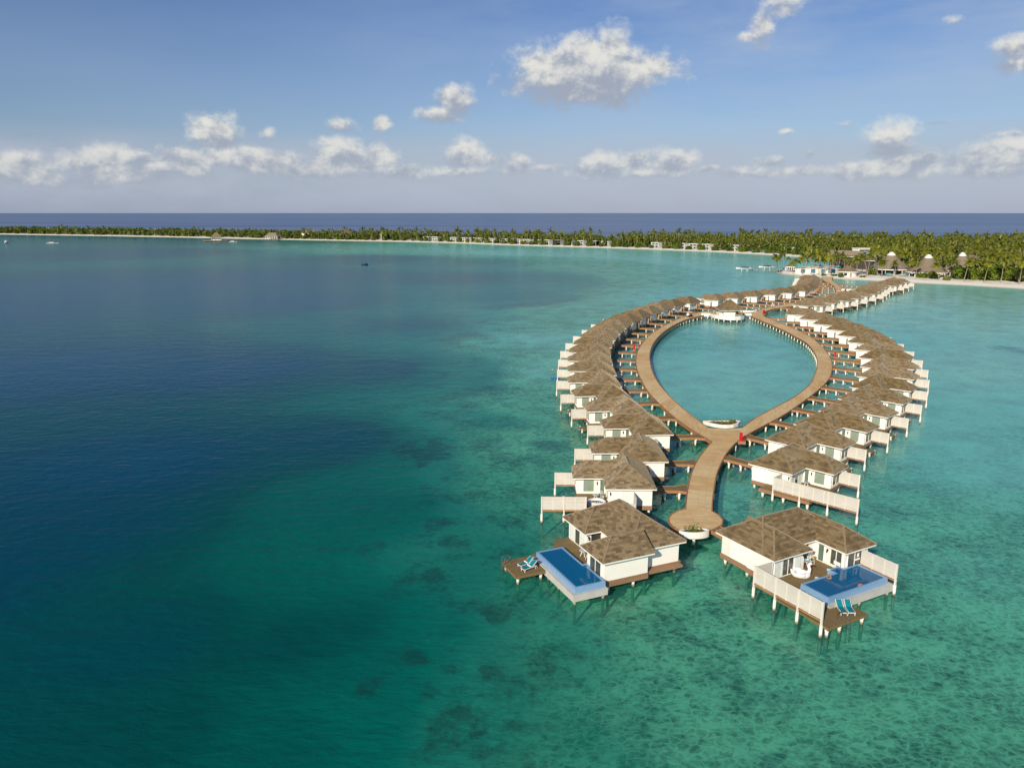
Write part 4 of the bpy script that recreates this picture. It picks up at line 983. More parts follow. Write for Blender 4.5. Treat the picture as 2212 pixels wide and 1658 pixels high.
# ------------------------------------------------------------------ boats
def boat(label, p, rz, L, cover=False, decks=1, lift=False, z=0, group=None):
    t = thing('motor_boat', label, 'boat', (p[0], p[1], z), rz, group)
    n = 9; st = []
    for i in range(n):
        f = i / (n - 1); w = L * .15 * (1 - max(0, (f - .45) / .55) ** 2.2) * (1 if f < .99 else .05) + .02; sh = .75 + .35 * f ** 2
        st.append((-L / 2 + L * f, w, sh))
    v = []
    for x, w, sh in st: v += [(x, -w, sh), (x, -w * .85, .1), (x, 0, -.25 + max(0, (x / L)) * .4), (x, w * .85, .1), (x, w, sh)]
    mb = MB(); mb.add(v, [(5 * i + k, 5 * i + k + 1, 5 * i + k + 6, 5 * i + k + 5) for i in range(n - 1) for k in range(4)] + [(4, 3, 2, 1, 0)])
    mb.add([p_ for x, w, sh in st for p_ in ((x, -w, sh - .12), (x, w, sh - .12))], [(2 * i, 2 * i + 2, 2 * i + 3, 2 * i + 1) for i in range(n - 1)])
    mb.build('hull', 'boat_white', t)
    mb = MB(); mb.add([q for x, w, sh in st for q in ((x, -w - .02, sh - .28), (x, -w - .02, sh - .16))], [(2 * i, 2 * i + 2, 2 * i + 3, 2 * i + 1) for i in range(n - 1)])
    mb.add([q for x, w, sh in st for q in ((x, w + .02, sh - .28), (x, w + .02, sh - .16))], [(2 * i, 2 * i + 1, 2 * i + 3, 2 * i + 2) for i in range(n - 1)]); mb.build('stripe', 'boat_navy', t)
    if cover: mb = MB(); mb.ball((-L * .05, 0, .95), (L * .33, L * .125, .5), 14, 8); mb.build('cover', 'boat_navy', t, True)
    else:
        w = L * .11
        mb = MB(); mb.prism([(-L * .18, -w), (L * .14, -w), (L * .22, 0), (L * .14, w), (-L * .18, w)], .7, 1.9); mb.build('cabin', 'boat_white', t)
        mb = MB(); mb.prism([(-L * .16, -w - .01), (L * .142, -w - .01), (L * .222, 0), (L * .142, w + .01), (-L * .16, w + .01)], 1.2, 1.65); mb.build('cabin_window', 'dark_interior', t)
        mb = MB(); mb.box(-L * .32, L * .16, -w * 1.1, w * 1.1, 1.95, 2.05)
        for x in (-L * .31, -L * .05, L * .13):
            for y in (-w, w): mb.tube([(x, y, .7), (x, y, 2.0)], .05, 6)
        if decks > 1:
            mb.box(-L * .3, L * .1, -w * 1.1, w * 1.1, 3.5, 3.6)
            for x in (-L * .29, L * .08):
                for y in (-w, w): mb.tube([(x, y, 2.0), (x, y, 3.55)], .05, 6)
            mb.box(L * .02, L * .06, -w * .6, w * .6, 2.05, 2.9)
        mb.build('canopy', 'boat_white', t)
    mb = MB()
    for y in (-.35, .35): mb.box(-L / 2 - .45, -L / 2 + .05, y - .16, y + .16, .1, 1.15)
    mb.build('outboard', 'black_rubber', t)
    if lift: pass
    return t
a = at(13, 525); boat('double-decked white boat moored near the left edge of the lagoon', a, R(-70), 13, decks=2)
a = at(113, 526); boat('white motor boat with a canopy moored off the left beach', a, R(12), 15)
a = at(497, 523); boat('white boat tied up beside the thatched jetty pavilion', (a.x + 4, a.y), R(15), 11)
def lift(p, rz):
    t = thing('boat_lift', 'white boat lift frame under the navy covered boat ' + ('at the jetty tip' if p[0] < 170 else 'nearer the beach'), 'boat lift', (p[0], p[1], 0), rz, 'boat lifts at the jetty')
    mb = MB()
    for x in (-2, 2):
        mb.bar((x, -1.6, 1.15), (x, 1.6, 1.15), .25, .25)
        for y in (-1.5, 1.5): mb.cyl(x, y, -2, 1.2, .17)
    mb.build('frame', 'white_paint', t)
for q, l in (((1606, 585), 'white speedboat with navy cover on the lift at the jetty tip'), ((1655, 582), 'white speedboat with navy cover on the lift nearer the beach')):
    a = at(*q, 0); lift((a.x, a.y), R(8)); boat(l, (a.x, a.y), R(188), 11.5, True, lift=True, z=1.45, group='speedboats on lifts')
def jetty(label, p0, p1, w, cat='jetty'):
    p0, p1 = Vector(p0[:2]), Vector(p1[:2]); d = p1 - p0; L = d.length
    o = thing('jetty', label, cat, (p0.x, p0.y, 0), math.atan2(d.y, d.x)); mb = MB(); mb.box(0, L, -w / 2, w / 2, .95, 1.15); mb.build('deck', 'pale_timber', o)
    piles(o, [(2 + i * 5.0, s * w * .4) for i in range(max(1, min(14, int(L / 5)))) for s in (-1, 1)], 1, .95, .15)
jetty('narrow timber jetty running from the boat lifts to the sand spit', at(1618, 584), at(1690, 588.5), 2.6)
JP = at(468, 521)
jetty('long low jetty from the thatched pavilion to the left beach', (JP.x + 8, JP.y), at(640, 516.5), 2.4)
t = thing('jetty_pavilion', 'thatched jetty pavilion standing in the lagoon off the left beach', 'pavilion', (JP.x, JP.y, 0), R(20))
mb = MB(); mb.box(-18, 14, -7, 7, 1.0, 1.5); mb.build('deck', 'pale_timber', t)
mb = MB(); mb.box(-7, 7, -5, 5, 4.9, 5.4)
for x in (-6.5, -2, 2, 6.5):
    for y in (-4.7, 4.7): mb.box(x - .2, x + .2, y - .2, y + .2, 1.5, 5)
mb.box(-5.5, 5.5, -3.8, 3.8, 1.5, 2.7); mb.build('wall', 'white_paint', t)
mb = MB(); hip(mb, None, -8.5, 8.5, -7, 7, 5.4, 1.0, 'x'); mb.build('roof', 'roof_thatch', t)
piles(t, [(x, y) for x in (-16, -9, -2, 5, 12) for y in (-6, 6)], 1, 1.0, .25)
a = at(788, 572); t = thing('swim_raft', 'dark blue raft floating alone in the middle of the lagoon', 'raft', (a.x, a.y, 0), .3)
mb = MB()
for k in range(4): mb.tube([(-2.6, -1 + .66 * k, .25), (2.6, -1 + .66 * k, .25)], .36, 8)
mb.build('float', 'boat_navy', t, True); mb = MB(); mb.ball((1.2, 0, .7), (1, .8, .5), 10, 6); mb.build('seat', 'boat_navy', t, True)

# ------------------------------------------------------------------ island
shore = [(-2600, 2050), (-1500, 1690), (-975, 1473), (-827, 1412), (-690, 1356), (-533, 1279), (-390, 1200), (-324, 1169), (-234, 1130), (-152, 1094), (-66, 1035), (14, 962), (85, 916), (148, 869), (214, 802), (252, 745), (268, 712), (277, 690), (282, 655), (270, 625), (257, 609), (240, 598), (216, 581), (198, 560), (184, 540), (179, 522), (184, 503), (195, 485), (205, 471), (218, 461), (234, 447), (257, 431), (276, 410), (315, 378), (380, 330), (520, 250), (800, 120)]
back = [(1500, 300), (1300, 700), (1000, 900), (760, 1010), (560, 1060), (380, 1110), (220, 1180), (60, 1260), (-120, 1340), (-350, 1440), (-650, 1570), (-1000, 1720), (-1500, 1960), (-2600, 2400)]
ISL = shore + back
def seg_d(p, P):
    best = 1e9
    for a, b in zip(P, P[1:]):
        ex, ey = b[0] - a[0], b[1] - a[1]; t = max(0, min(1, ((p[0] - a[0]) * ex + (p[1] - a[1]) * ey) / (ex * ex + ey * ey + 1e-9)))
        d = math.hypot(p[0] - a[0] - t * ex, p[1] - a[1] - t * ey)
        if d < best: best = d
    return best
def inside(p, P):
    r = False; n = len(P)
    for i in range(n):
        a, b = P[i], P[(i + 1) % n]
        if (a[1] > p[1]) != (b[1] > p[1]) and p[0] < (b[0] - a[0]) * (p[1] - a[1]) / (b[1] - a[1]) + a[0]: r = not r
    return r
def inset_line(P, d):
    out = []
    for i in range(len(P)):
        a, b = Vector(P[max(i - 1, 0)]), Vector(P[min(i + 1, len(P) - 1)]); e = (b - a).normalized()
        out.append((P[i][0] - e.y * d, P[i][1] + e.x * d))
    return out
sh = resample(shore, 260)
sh = [(x + 1.5 * mnoise.noise(Vector((x * .03, y * .03, 1))), y + 1.5 * mnoise.noise(Vector((x * .03, y * .03, 5)))) for x, y in sh]
prof = [(-8, -2.2, 0), (0, -.12, 0), (2.0, .25, .1), (5, .75, .35), (11, 1.15, .62)]
rows_i = [[(*p, z) for p in (inset_line(sh, d) if d else sh)] for d, z, i in prof]
n = len(sh); vs = [p for r_ in rows_i for p in r_]; fs = [(k * n + i, k * n + i + 1, (k + 1) * n + i + 1, (k + 1) * n + i) for k in range(len(prof) - 1) for i in range(n - 1)]
inl = [i for d, z, i in prof for _ in range(n)]
o0 = len(vs); poly = [(x, y) for x, y, z in rows_i[-1]] + back
vs += [(x, y, 1.15) for x, y in back]; inl += [1.0] * len(back); idx = [(len(prof) - 1) * n + i for i in range(n)] + [o0 + i for i in range(len(back))]
for t_ in tessellate_polygon([[Vector((x, y, 0)) for x, y in poly]]):
    a, b, c = (Vector(poly[k]) for k in t_)
    if (b - a).x * (c - a).y - (b - a).y * (c - a).x < 0: t_ = (t_[0], t_[2], t_[1])
    fs.append(tuple(idx[k] for k in t_))
mb = MB(); mb.add(vs, fs); isl = mb.build('island_ground', 'beach_sand'); tag(isl, 'white sand beach and green ground of the palm island', None, None, 'structure')
att = isl.data.attributes.new('inland', 'FLOAT', 'POINT'); att.data.foreach_set('value', inl)
for p in isl.data.polygons: p.use_smooth = True
# dark leaf litter under the grove
gl = inset_line(resample(shore, 160), 16)

# ------------------------------------------------------------------ plants
def palm_meshes(seed, fr=23, seg=6, H=10.0, lean=1.0, leafy=True):
    rr = random.Random(seed); lx, ly = rr.uniform(-1, 1) * lean, rr.uniform(-1, 1) * lean
    P = [(lx * (f ** 1.7) * 1.3, ly * (f ** 1.7) * 1.3, H * f) for f in [k / 6 for k in range(7)]]
    mb = MB(); mb.tube(P, [.27, .2, .17, .16, .15, .14, .12], 6); tr = mb
    cr = MB(); top = Vector(P[-1])
    for k in range(fr):
        az = 2 * pi * (k * .382 + rr.random() * .12); el = R(rr.choice((75, 55, 40, 25, 10, -5, -25)) + rr.uniform(-8, 8)); L = rr.uniform(2.9, 4.0)
        d = Vector((cos(az) * cos(el), sin(az) * cos(el), sin(el))); p = top.copy(); g = Vector((0, 0, -1)); sd = Vector((-sin(az), cos(az), 0))
        pts = [p.copy()]
        for i in range(seg):
            d = (d + g * (.16 + .10 * i / seg * 2) * (6 / seg)).normalized(); p = p + d * (L / seg); pts.append(p.copy())
        for i in range(seg):
            a, b = pts[i], pts[i + 1]; f = (i + .5) / seg; w = .80 * (math.sin(pi * min(1, f * .9 + .1)) ** .6) * (.7 if seg < 5 else 1)
            dr = (b - a).normalized(); up = sd.cross(dr)
            for s in (-1, 1):
                o = sd * s * w + dr * w * .35 - up * abs(w) * .38 * (1 if up.z > 0 else -1)
                m = a.lerp(b, .5)
                if leafy:
                    cr.add([tuple(a), tuple(a.lerp(b, .55)), tuple(a.lerp(b, .42) + o), tuple(a.lerp(b, .18) + o * .98)], [(0, 1, 2, 3)])
                    cr.add([tuple(m), tuple(b), tuple(a.lerp(b, .95) + o), tuple(a.lerp(b, .7) + o)], [(0, 1, 2, 3)])
                else: cr.add([tuple(a), tuple(b), tuple(b + o * .8), tuple(a + o)], [(0, 1, 2, 3)])
    return tr, cr
def bush_mb(seed, rx, rz_, n=420, leaf=.55, lumps=7):
    rr = random.Random(seed); mb = MB(); L = []
    for k in range(lumps):
        a = rr.random() * 6.28; q = rr.random() ** .5 * .6; L.append((q * rx * cos(a), q * rx * sin(a), rz_ * rr.uniform(.35, .8), rr.uniform(.35, .55)))
    for k in range(n):
        cx, cy, cz, s = rr.choice(L); d = Vector((rr.gauss(0, 1), rr.gauss(0, 1), rr.gauss(0, 1))).normalized(); q = rr.random() ** .35
        p = Vector((cx + d.x * rx * s * q, cy + d.y * rx * s * q, max(.1, cz + d.z * rz_ * s * q)))
        nn = (d + Vector((rr.gauss(0, .5), rr.gauss(0, .5), rr.gauss(0, .5) + .4))).normalized(); u = nn.orthogonal().normalized(); w = nn.cross(u); l = leaf * rr.uniform(.6, 1.3)
        mb.add([tuple(p - u * l - w * l * .4), tuple(p + u * l * .2 - w * l * .6), tuple(p + u * l + w * l * .3), tuple(p - u * l * .2 + w * l * .6)], [(0, 1, 2, 3)])
    return mb
PALMS = []
for k in range(7):
    tr, cr = palm_meshes(20 + k, H=9.0 + .35 * k, lean=(.6, 1.6, 1.0, 2.2, .4, 1.3, .8)[k])
    PALMS.append((tr, cr))
protos = []
def plant_palm(k, loc, h, rz, label, group):
    if len(protos) <= k: 
        for j in range(len(protos), k + 1):
            t = thing('palm_tree', 'p', 'palm'); PALMS[j][0].build('trunk', 'bark', t); PALMS[j][1].build('crown', 'palm_leaf', t); protos.append([t, False])
    p, u = protos[k]
    t = copy_tree(p) if u else p; protos[k][1] = True
    s = h / (9.0 + .35 * k); t.location = loc; t.scale = (s ** .5 * 1.0, s ** .5 * 1.0, s); t.rotation_euler = (0, 0, rz); tag(t, label, None, group)
    return t
for k in range(7): plant_palm(k, (0, 0, 0), 9, 0, 'x', 'x'); protos[k][1] = False
BUSH = []
def plant_bush(k, loc, s, label, group, sz=None, rz=0):
    while len(BUSH) <= k:
        j = len(BUSH); t = thing('leafy_bush', 'b', 'bush'); bush_mb(50 + j, 3.2, 4.2 + .4 * (j % 3), 520).build('foliage', ('bush_leaf', 'dark_leaf', 'bush_leaf', 'autumn_leaf', 'dark_leaf')[j], t)
        mb = MB(); mb.tube([(0, 0, 0), (.1, 0, 1.6), (.5, .2, 2.8)], [.22, .16, .08], 6); mb.tube([(.1, 0, 1.5), (-.6, .3, 2.8)], [.13, .06], 5); mb.build('stem', 'bark', t); BUSH.append([t, False])
    p, u = BUSH[k]; t = copy_tree(p) if u else p; BUSH[k][1] = True
    t.location = loc; t.scale = (s, s, sz or s); t.rotation_euler = (0, 0, rz); tag(t, label, None, group); return t
R4b, R3b = (2900,920,3400,1120), (3300,900,3901,1120)
rr = random.Random(99)
GZ = 1.1
def palm_px(reg, bx_, by_, cy_, label, group, k=None):
    p = zr(reg, bx_, by_, .9); d = math.hypot(p.x, p.y)
    kk = (reg[2] - reg[0]) / 2212 * 2212 / 3901; h = (by_ - cy_) * kk * d / FPX * 1.12
    plant_palm(rr.randrange(7) if k is None else k, (p.x, p.y, .8), max(4, h), rr.random() * 6.28, label, group)
SP = 'palms on the sand spit by the beach bar'
for bx_, by_, cy_ in [(315,525,300),(270,505,320),(375,480,240),(520,525,390),(585,540,360),(435,410,300),(740,410,270),(820,520,290),(925,410,260),(960,560,280),(1040,410,290),(1115,380,260),(1165,575,310),(1270,470,290),(1210,460,350),(1475,590,390),(1610,590,360),(1700,560,330),(1780,590,330),(1860,470,330),(2030,600,390),(2010,540,380),(780,410,330),(1380,450,330),(1560,420,310),(1340,470,340)]:
    palm_px(R4b, bx_, by_, cy_, 'coconut palm on the white sand spit by the beach bar', SP)
for i in range(16):
    b_ = rr.uniform(430, 560); palm_px(R4b, 700 + 46 * i + rr.uniform(-12, 12), b_, b_ - rr.uniform(170, 250), 'coconut palm on the white sand spit by the beach bar', SP)
for bx_, by_, cy_, l in [(1015,625,455,'slim coconut palm in front of the middle thatched hut'),(1370,640,430,'straight coconut palm on the beach, first right of the thatched huts'),(1655,650,440,'leaning coconut palm on the beach, second right of the thatched huts'),(1890,655,420,'coconut palm leaning right on the beach, third right of the thatched huts'),(2145,675,430,'coconut palm on the right beach nearest the edge of the photo'),(410,560,420,'pale coconut palm in front of the left thatched hut'),(215,575,420,'coconut palm left of the left thatched hut'),(690,590,430,'coconut palm between the left and middle thatched huts'),(600,560,400,'coconut palm behind the aqua parasol by the thatched huts'),(1095,590,420,'coconut palm at the right eave of the middle thatched hut'),(15,560,330,'tall coconut palm beside the teal walled building')]:
    palm_px(R3b, bx_, by_, cy_, l, 'palms on the right beach')
BD = 'dense bushes at the right end of the beach'
for i in range(26):
    f = i / 25; p = zr(R3b, 1270 + 1000 * f, 610 + 38 * f, 1.0); q = rr.uniform(4, 22) if i % 2 else rr.uniform(3, 8)
    plant_bush(3 if i in (0, 3) else rr.randrange(3), (p.x + q * .45, p.y + q, .9), rr.uniform(1.2, 1.9), 'dense green bush behind the right beach', BD, rz=rr.random() * 6)
for x, y, s, k, l in [(800,590,1.1,0,'low bush before the left eave of the middle thatched hut'),(920,600,1.15,2,'low bush before the middle thatched hut'),(1150,625,.75,0,'small round bush alone on the sand right of the middle hut'),(100,550,1.2,4,'dark round bush on the sand left of the left thatched hut'),(1000,600,.8,1,'dark low bush right before the middle thatched hut')]:
    p = zr(R3b, x, y, 1.0); plant_bush(k, (p.x, p.y + 2, .7), s, l, 'bushes by the thatched huts', s * .8)
for x, y, s, k, l in [(1075,578,.55,1,'small bush below the white panels of the beach bar'),(1250,585,.6,0,'left one of two bushes beside the round white hut'),(1340,600,.85,2,'larger one of two bushes beside the round white hut'),(1730,610,.6,0,'low bush right of the round white hut')]:
    p = zr(R4b, x, y, .9); plant_bush(k, (p.x, p.y + 2, .6), s, l, 'bushes on the sand spit', s * .6)

# grove: individual palms nearest the shore, the rest as one mass
cand = []; tries = 0
isl_in = inset_line(resample(shore, 200), 9)
def ok_spot(x, y): 
    if not inside((x, y), ISL): return None
    d = seg_d((x, y), shore)
    return d
boxes = []                                      # footprints kept clear of trees (x, y, r)

# ------------------------------------------------------------------ island buildings
def shore_frame(px, py, off):
    """point `off` metres inland of the beach seen at a pixel, with the direction along the beach"""
    a = at(px, py); b = at(px + 6, py + .16); d = Vector((b.x - a.x, b.y - a.y)).normalized()
    k = min(range(len(sh)), key=lambda i: math.hypot(sh[i][0] - a.x, sh[i][1] - a.y)); k = max(2, min(len(sh) - 3, k)); d = (Vector(sh[k + 2]) - Vector(sh[k - 2])).normalized()
    return Vector(sh[k]) + Vector((-d.y, d.x)) * off, math.atan2(d.y, d.x)
bv = thing('beach_villa', 'b', 'beach villa')
mb = MB(); W_ = 8.6
mb.box(-W_ / 2, -W_ / 2 + .5, 0, 9, 0, 7.4); mb.box(W_ / 2 - .5, W_ / 2, 0, 9, 0, 7.4); mb.box(-W_ / 2 + .5, W_ / 2 - .5, 2.6, 9, 0, 7); mb.box(-W_ / 2 - .1, W_ / 2 + .1, -.3, 9.2, 6.9, 7.5); mb.box(-W_ / 2 + .5, W_ / 2 - .5, .1, 2.6, 3.4, 3.8); mb.box(-.3, .1, .3, 2.6, 0, 6.9)
mb.build('wall', 'white_plaster', bv)
mb = MB(); mb.box(-W_ / 2 + .9, -.6, 2.5, 2.62, 4.0, 6.5); mb.box(.5, W_ / 2 - .9, 2.5, 2.62, 4.0, 6.5); mb.box(-W_ / 2 + .9, W_ / 2 - .9, 2.5, 2.62, .3, 3.0); mb.build('glazing', 'clear_glass', bv)
mb = MB(); mb.box(-W_ / 2 + .5, W_ / 2 - .5, .15, .25, 3.8, 4.7); mb.build('balustrade', 'table_glass', bv)
first = True; vill_px = []
for a, b, st in ((905, 925, 20), (948, 1138, 18.5), (1152, 1290, 18.5), (1378, 1396, 20), (1416, 1436, 20), (1455, 1472, 19), (1492, 1508, 20), (1545, 1565, 24), (1655, 1670, 24)):
    x = a
    while x <= b: vill_px.append(x); x += st
for x in vill_px:
    y = 522.5 + (x - 875) * .0335 + max(0, x - 1390) * .013
    p, an = shore_frame(x, y, 20); o = bv if first else copy_tree(bv); first = False
    o.location = (p.x, p.y, 1.0); o.rotation_euler = (0, 0, an); o.scale = (1.08, 1, .82); tag(o, 'white two-storey beach villa half hidden behind palms and bushes', None, 'row of white beach villas'); boxes.append((p.x - sin(an) * 4, p.y + cos(an) * 4, 7.5))
def hut(label, reg, bx_, by_, wpx, apex_y, eave_y, cap=True, wallmat=None, group=None, name='thatched_hut'):
    p = zr(reg, bx_, by_, 1.0); d = math.hypot(p.x, p.y); k = (reg[2] - reg[0]) / 3901 * d / FPX
    r_ = wpx * k / 2; H = (by_ - apex_y) * k; he = max(2.6, (by_ - eave_y) * k)
    t = thing(name, label, 'hut', (p.x, p.y + r_ * .6, 1.0), 0, group); boxes.append((p.x, p.y + r_ * .6, r_ + 2))
    tp = .13 if cap else .02
    pr = [(r_ * (1 - f) + r_ * tp * f - r_ * .07 * math.sin(pi * f), he + (H - he) * f * (.9 if cap else 1)) for f in [i / 8 for i in range(9)]]
    mb = MB(); vs = []; n = 28
    uv = []; L = 0
    for i, (q, z) in enumerate(pr):
        if i: L += math.dist(pr[i], pr[i - 1])
        for j in range(n): vs.append((q * cos(2 * pi * j / n), q * sin(2 * pi * j / n), z))
    fs = []; us = []
    for i in range(8):
        for j in range(n):
            fs.append((i * n + j, i * n + (j + 1) % n, (i + 1) * n + (j + 1) % n, (i + 1) * n + j)); us.append([(j * r_ * .2, i), ((j + 1) * r_ * .2, i), ((j + 1) * r_ * .2, i + 1), (j * r_ * .2, i + 1)])
    mb.add(vs, fs, us); mb.build('roof', 'roof_thatch', t)
    mb = MB(); mb.lathe([(r_ - .05, he - .5), (r_, he - .5), (r_, he - .02), (r_ - .3, he)], n); mb.build('eave_board', 'white_trim', t)
    if cap:
        z0 = he + (H - he) * .885; mb = MB(); q = r_ * .19
        mb.lathe([(q * 1.12, z0 - .9), (q * .95, z0 - .2), (q * .45, z0 + (H - z0) * .75), (q * .40, H), (0, H + .05)], 16); mb.build('roof_cap', 'white_plaster', t)
    mb = MB()
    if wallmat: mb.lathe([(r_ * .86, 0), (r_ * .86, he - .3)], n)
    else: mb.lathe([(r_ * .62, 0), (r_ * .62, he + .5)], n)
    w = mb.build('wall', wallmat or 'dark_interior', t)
    if wallmat:
        mb = MB(); mb.box(-.9, .3, -r_ * .875, -r_ * .8, 0, he * .75); mb.build('door', 'pale_timber', t)
        mb = MB(); mb.box(-r_ * .62, -r_ * .38, -r_ * .79, -r_ * .6, he * .25, he * .7); mb.build('window', 'dark_interior', t)
    else:
        mb = MB()
        for j in range(14): a = 2 * pi * j / 14; mb.cyl(r_ * .9 * cos(a), r_ * .9 * sin(a), 0, he - .2, .22, None, 6)
        mb.build('column', 'white_paint', t)
    return t
HG = 'thatched huts behind the right beach'
hut('large round thatched hut with a white cap, leftmost of three', R3b, 405, 540, 490, 268, 470, group=HG)
hut('large round thatched hut with a white cap, middle one of three', R3b, 930, 575, 475, 308, 515, group=HG)
hut('round thatched hut with a white cap, rightmost of three behind bushes', R3b, 1400, 560, 420, 285, 500, group=HG)
hut('small round white hut with a dark thatched roof on the sand spit', R4b, 1495, 592, 300, 395, 515, cap=False, wallmat='white_plaster', name='round_hut')
hut('little open thatched kiosk beside the jetty palms', R4b, 515, 485, 170, 378, 450, cap=False, name='thatched_kiosk')
def shed(label, px, py, w, dp, he, rise, mat='white_paint', z=1.0, rz=0, open_=False, off=6):
    p = at(px, py, z); t = thing('thatched_pavilion', label, 'pavilion', (p.x, p.y + off, z), rz); boxes.append((p.x, p.y + off, w * .6))
    rf = MB(); hip(rf, None, -w / 2, w / 2, -dp / 2, dp / 2, he, rise / (dp / 2), 'x'); rf.build('roof', 'roof_thatch', t)
    mb = MB(); mb.box(-w / 2 + .1, w / 2 - .1, -dp / 2 + .1, dp / 2 - .1, he - .35, he - .05)
    if open_:
        for k in range(6):
            for s in (-1, 1): x = -w / 2 + 1 + (w - 2) * k / 5; mb.box(x - .3, x + .3, s * (dp / 2 - 1) - .3, s * (dp / 2 - 1) + .3, 0, he - .3)
    else: mb.box(-w / 2 + 1, w / 2 - 1, -dp / 2 + 1, dp / 2 - 1, 0, he - .3)
    mb.build('wall', mat, t); return t
shed('thatched pavilion with pale columns at the root of the left jetty', 587, 517, 22, 11, 4.5, 5.5, rz=R(-15), open_=True, z=.6)
shed('thatched beach restaurant with white gable behind red parasols', 741, 517.5, 18, 12, 7, 8, rz=R(30), off=22)
shed('small thatched roof among palms right of the beach restaurant', 822, 519, 9, 9, 8, 6, rz=R(20), off=26)
shed('long grey thatched roof among the palms left of the beach restaurant', 650, 516, 26, 12, 7, 5, rz=R(-15), off=55)
p = zr(R3b, 1780, 520, 1.0); shed('brown pyramid roof above the bushes right of the thatched huts', 2117, 590, 17, 15, 5.5, 6, off=12)
# modern thatched block with teal end walls
p = zr(R4b, 1600, 470, 1.0)
for i, (x0, x1, y, L, top, lab) in enumerate(((1330, 1720, 470, 23, 12.6, 'three-storey block with a long thatched slab roof and teal end wall, left one of two'), (1720, 1900, 480, 15, 10.5, 'three-storey block with thatched slab roof and teal end wall, right one of two'))):
    a = zr(R4b, x1, y, 1.0); t = thing('resort_block', lab, 'building', (a.x, a.y + 4 * (1 - i), 1.0), R(-42), 'teal and thatch blocks'); boxes.append((a.x - L * .3, a.y + L * .35 + 4, L * .6))
    mb = MB(); prof_ = [(0, top), (-.4, top - 1.6), (1.2, top - 4.5), (1.2, 0), (9, 0), (9, top + .3)]
    rf = MB(); rf.add([(-L, -1.2, top - 3.6), (0, -1.2, top - 3.6), (0, 1.6, top), (-L, 1.6, top)], [(0, 1, 2, 3)], [[(0, 0), (L, 0), (L, 4.5), (0, 4.5)]]); rf.add([(-L, 1.6, top), (0, 1.6, top), (0, 10, top - .6), (-L, 10, top - .6)], [(0, 1, 2, 3)], [[(0, 0), (L, 0), (L, 8.5), (0, 8.5)]])
    rf.build('roof', 'roof_thatch', t)
    mb.add([(.3, -1.5, top - 3.7), (.3, 1.5, top + .3), (.3, 10.2, top - .3), (.3, 10.2, 0), (.3, 9, 0), (.3, 9, top - 1.3), (.3, 1.9, top - .8), (.3, -.4, top - 3.9), (.3, -.4, 0), (.3, -1.3, 0)], [(0, 9, 8, 7), (0, 7, 6, 1), (1, 6, 5, 2), (2, 5, 4, 3)]); mb.box(-L, .2, 9, 10, 0, top - .7); mb.box(-L, -.1, -.4, 9, top - 4.4, top - 4.0)
    mb.build('wall', 'white_plaster', t)
    mb = MB(); mb.box(-.5, .1, -.3, 8.9, 0, top - 4.4); mb.prism([(-.5, 1.8), (.1, 1.8), (.1, 8.9), (-.5, 8.9)], top - 4.0, top - 1.0); mb.build('teal_wall', 'teal_panel', t)
    mb = MB(); mb.box(-L + .5, -.6, .2, .6, .3, top - 4.5); mb.build('glazing', 'dark_interior', t)
# beach bar with white slatted panels
a, b = zr(R4b, 600, 545, 1.0), zr(R4b, 1290, 548, 1.0); d = b - a; L = d.length; an = math.atan2(d.y, d.x)
t = thing('beach_bar', 'long low white beach bar with slatted panels and blue pool glass on the sand spit', 'bar', (a.x, a.y + 3, .8), an); boxes.append(((a.x + b.x) / 2, (a.y + b.y) / 2 + 6, 13))
mb = MB(); mb.box(-.5, L + .5, -.5, 9, 0, .5); mb.box(0, L, .2, 9, 3.2, 3.45)
for k in range(9): mb.box(L * k / 8 - .15, L * k / 8 + .15, 0, .3, .4, 3.3)
mb.build('frame', 'white_plaster', t)
for k in (0, 2, 4, 6): mb = MB(); mb.box(L * k / 8 + .3, L * (k + 1) / 8 - .3, -.1, 0, .6, 3.1); mb.build('slatted_panel', 'siding', t)
mb = MB(); mb.box(.2, L - .2, .6, .8, .5, 3.1); mb.build('glazing', 'bright_blue_glass', t)
# low pool terrace behind with parasols
mb = MB(); mb.box(0, L * 1.25, 9, 24, 0, .6); mb.build('terrace', 'concrete', t)
um = thing('parasol', 'u', 'parasol')
mb = MB(); mb.tube([(0, 0, 0), (0, 0, 2.7)], .05, 6); mb.build('pole', 'white_trim', um)
mb = MB(); mb.lathe([(1.9, 2.15), (1.0, 2.55), (0, 2.95)], 8); mb.build('canopy', 'umbrella_teal', um)
f1 = True
UPX = [(R4b, 630, 440), (R4b, 662, 455), (R4b, 692, 432), (R4b, 800, 455), (R4b, 860, 420), (R4b, 900, 455), (R4b, 960, 415), (R4b, 1000, 457), (R4b, 1090, 408), (R4b, 1120, 462), (R4b, 1165, 468), (R4b, 1215, 470), (R4b, 1290, 475)]
for reg, x, y in UPX:
    p = zr(reg, x, y, 1.4); o = um if f1 else copy_tree(um); f1 = False; o.location = (p.x, p.y, 1.3); o.rotation_euler = (0, 0, rr.random()); o.scale = (1.15, 1.15, 1); tag(o, 'turquoise parasol on the terrace behind the white beach bar', None, 'turquoise parasols at the beach bar')
for reg, x, y, l in [(R3b, 315, 562, 'flat turquoise parasol before the left thatched hut'), (R3b, 525, 566, 'turquoise parasol between the left and middle thatched huts'), (R4b, 2150, 590, 'turquoise parasol on the sand right of the dark round bush')][:2]:
    p = zr(reg, x, y, 1.0); o = copy_tree(um); o.location = (p.x, p.y, .9); o.scale = (1.6, 1.6, .8); tag(o, l, None, 'turquoise parasols by the thatched huts')
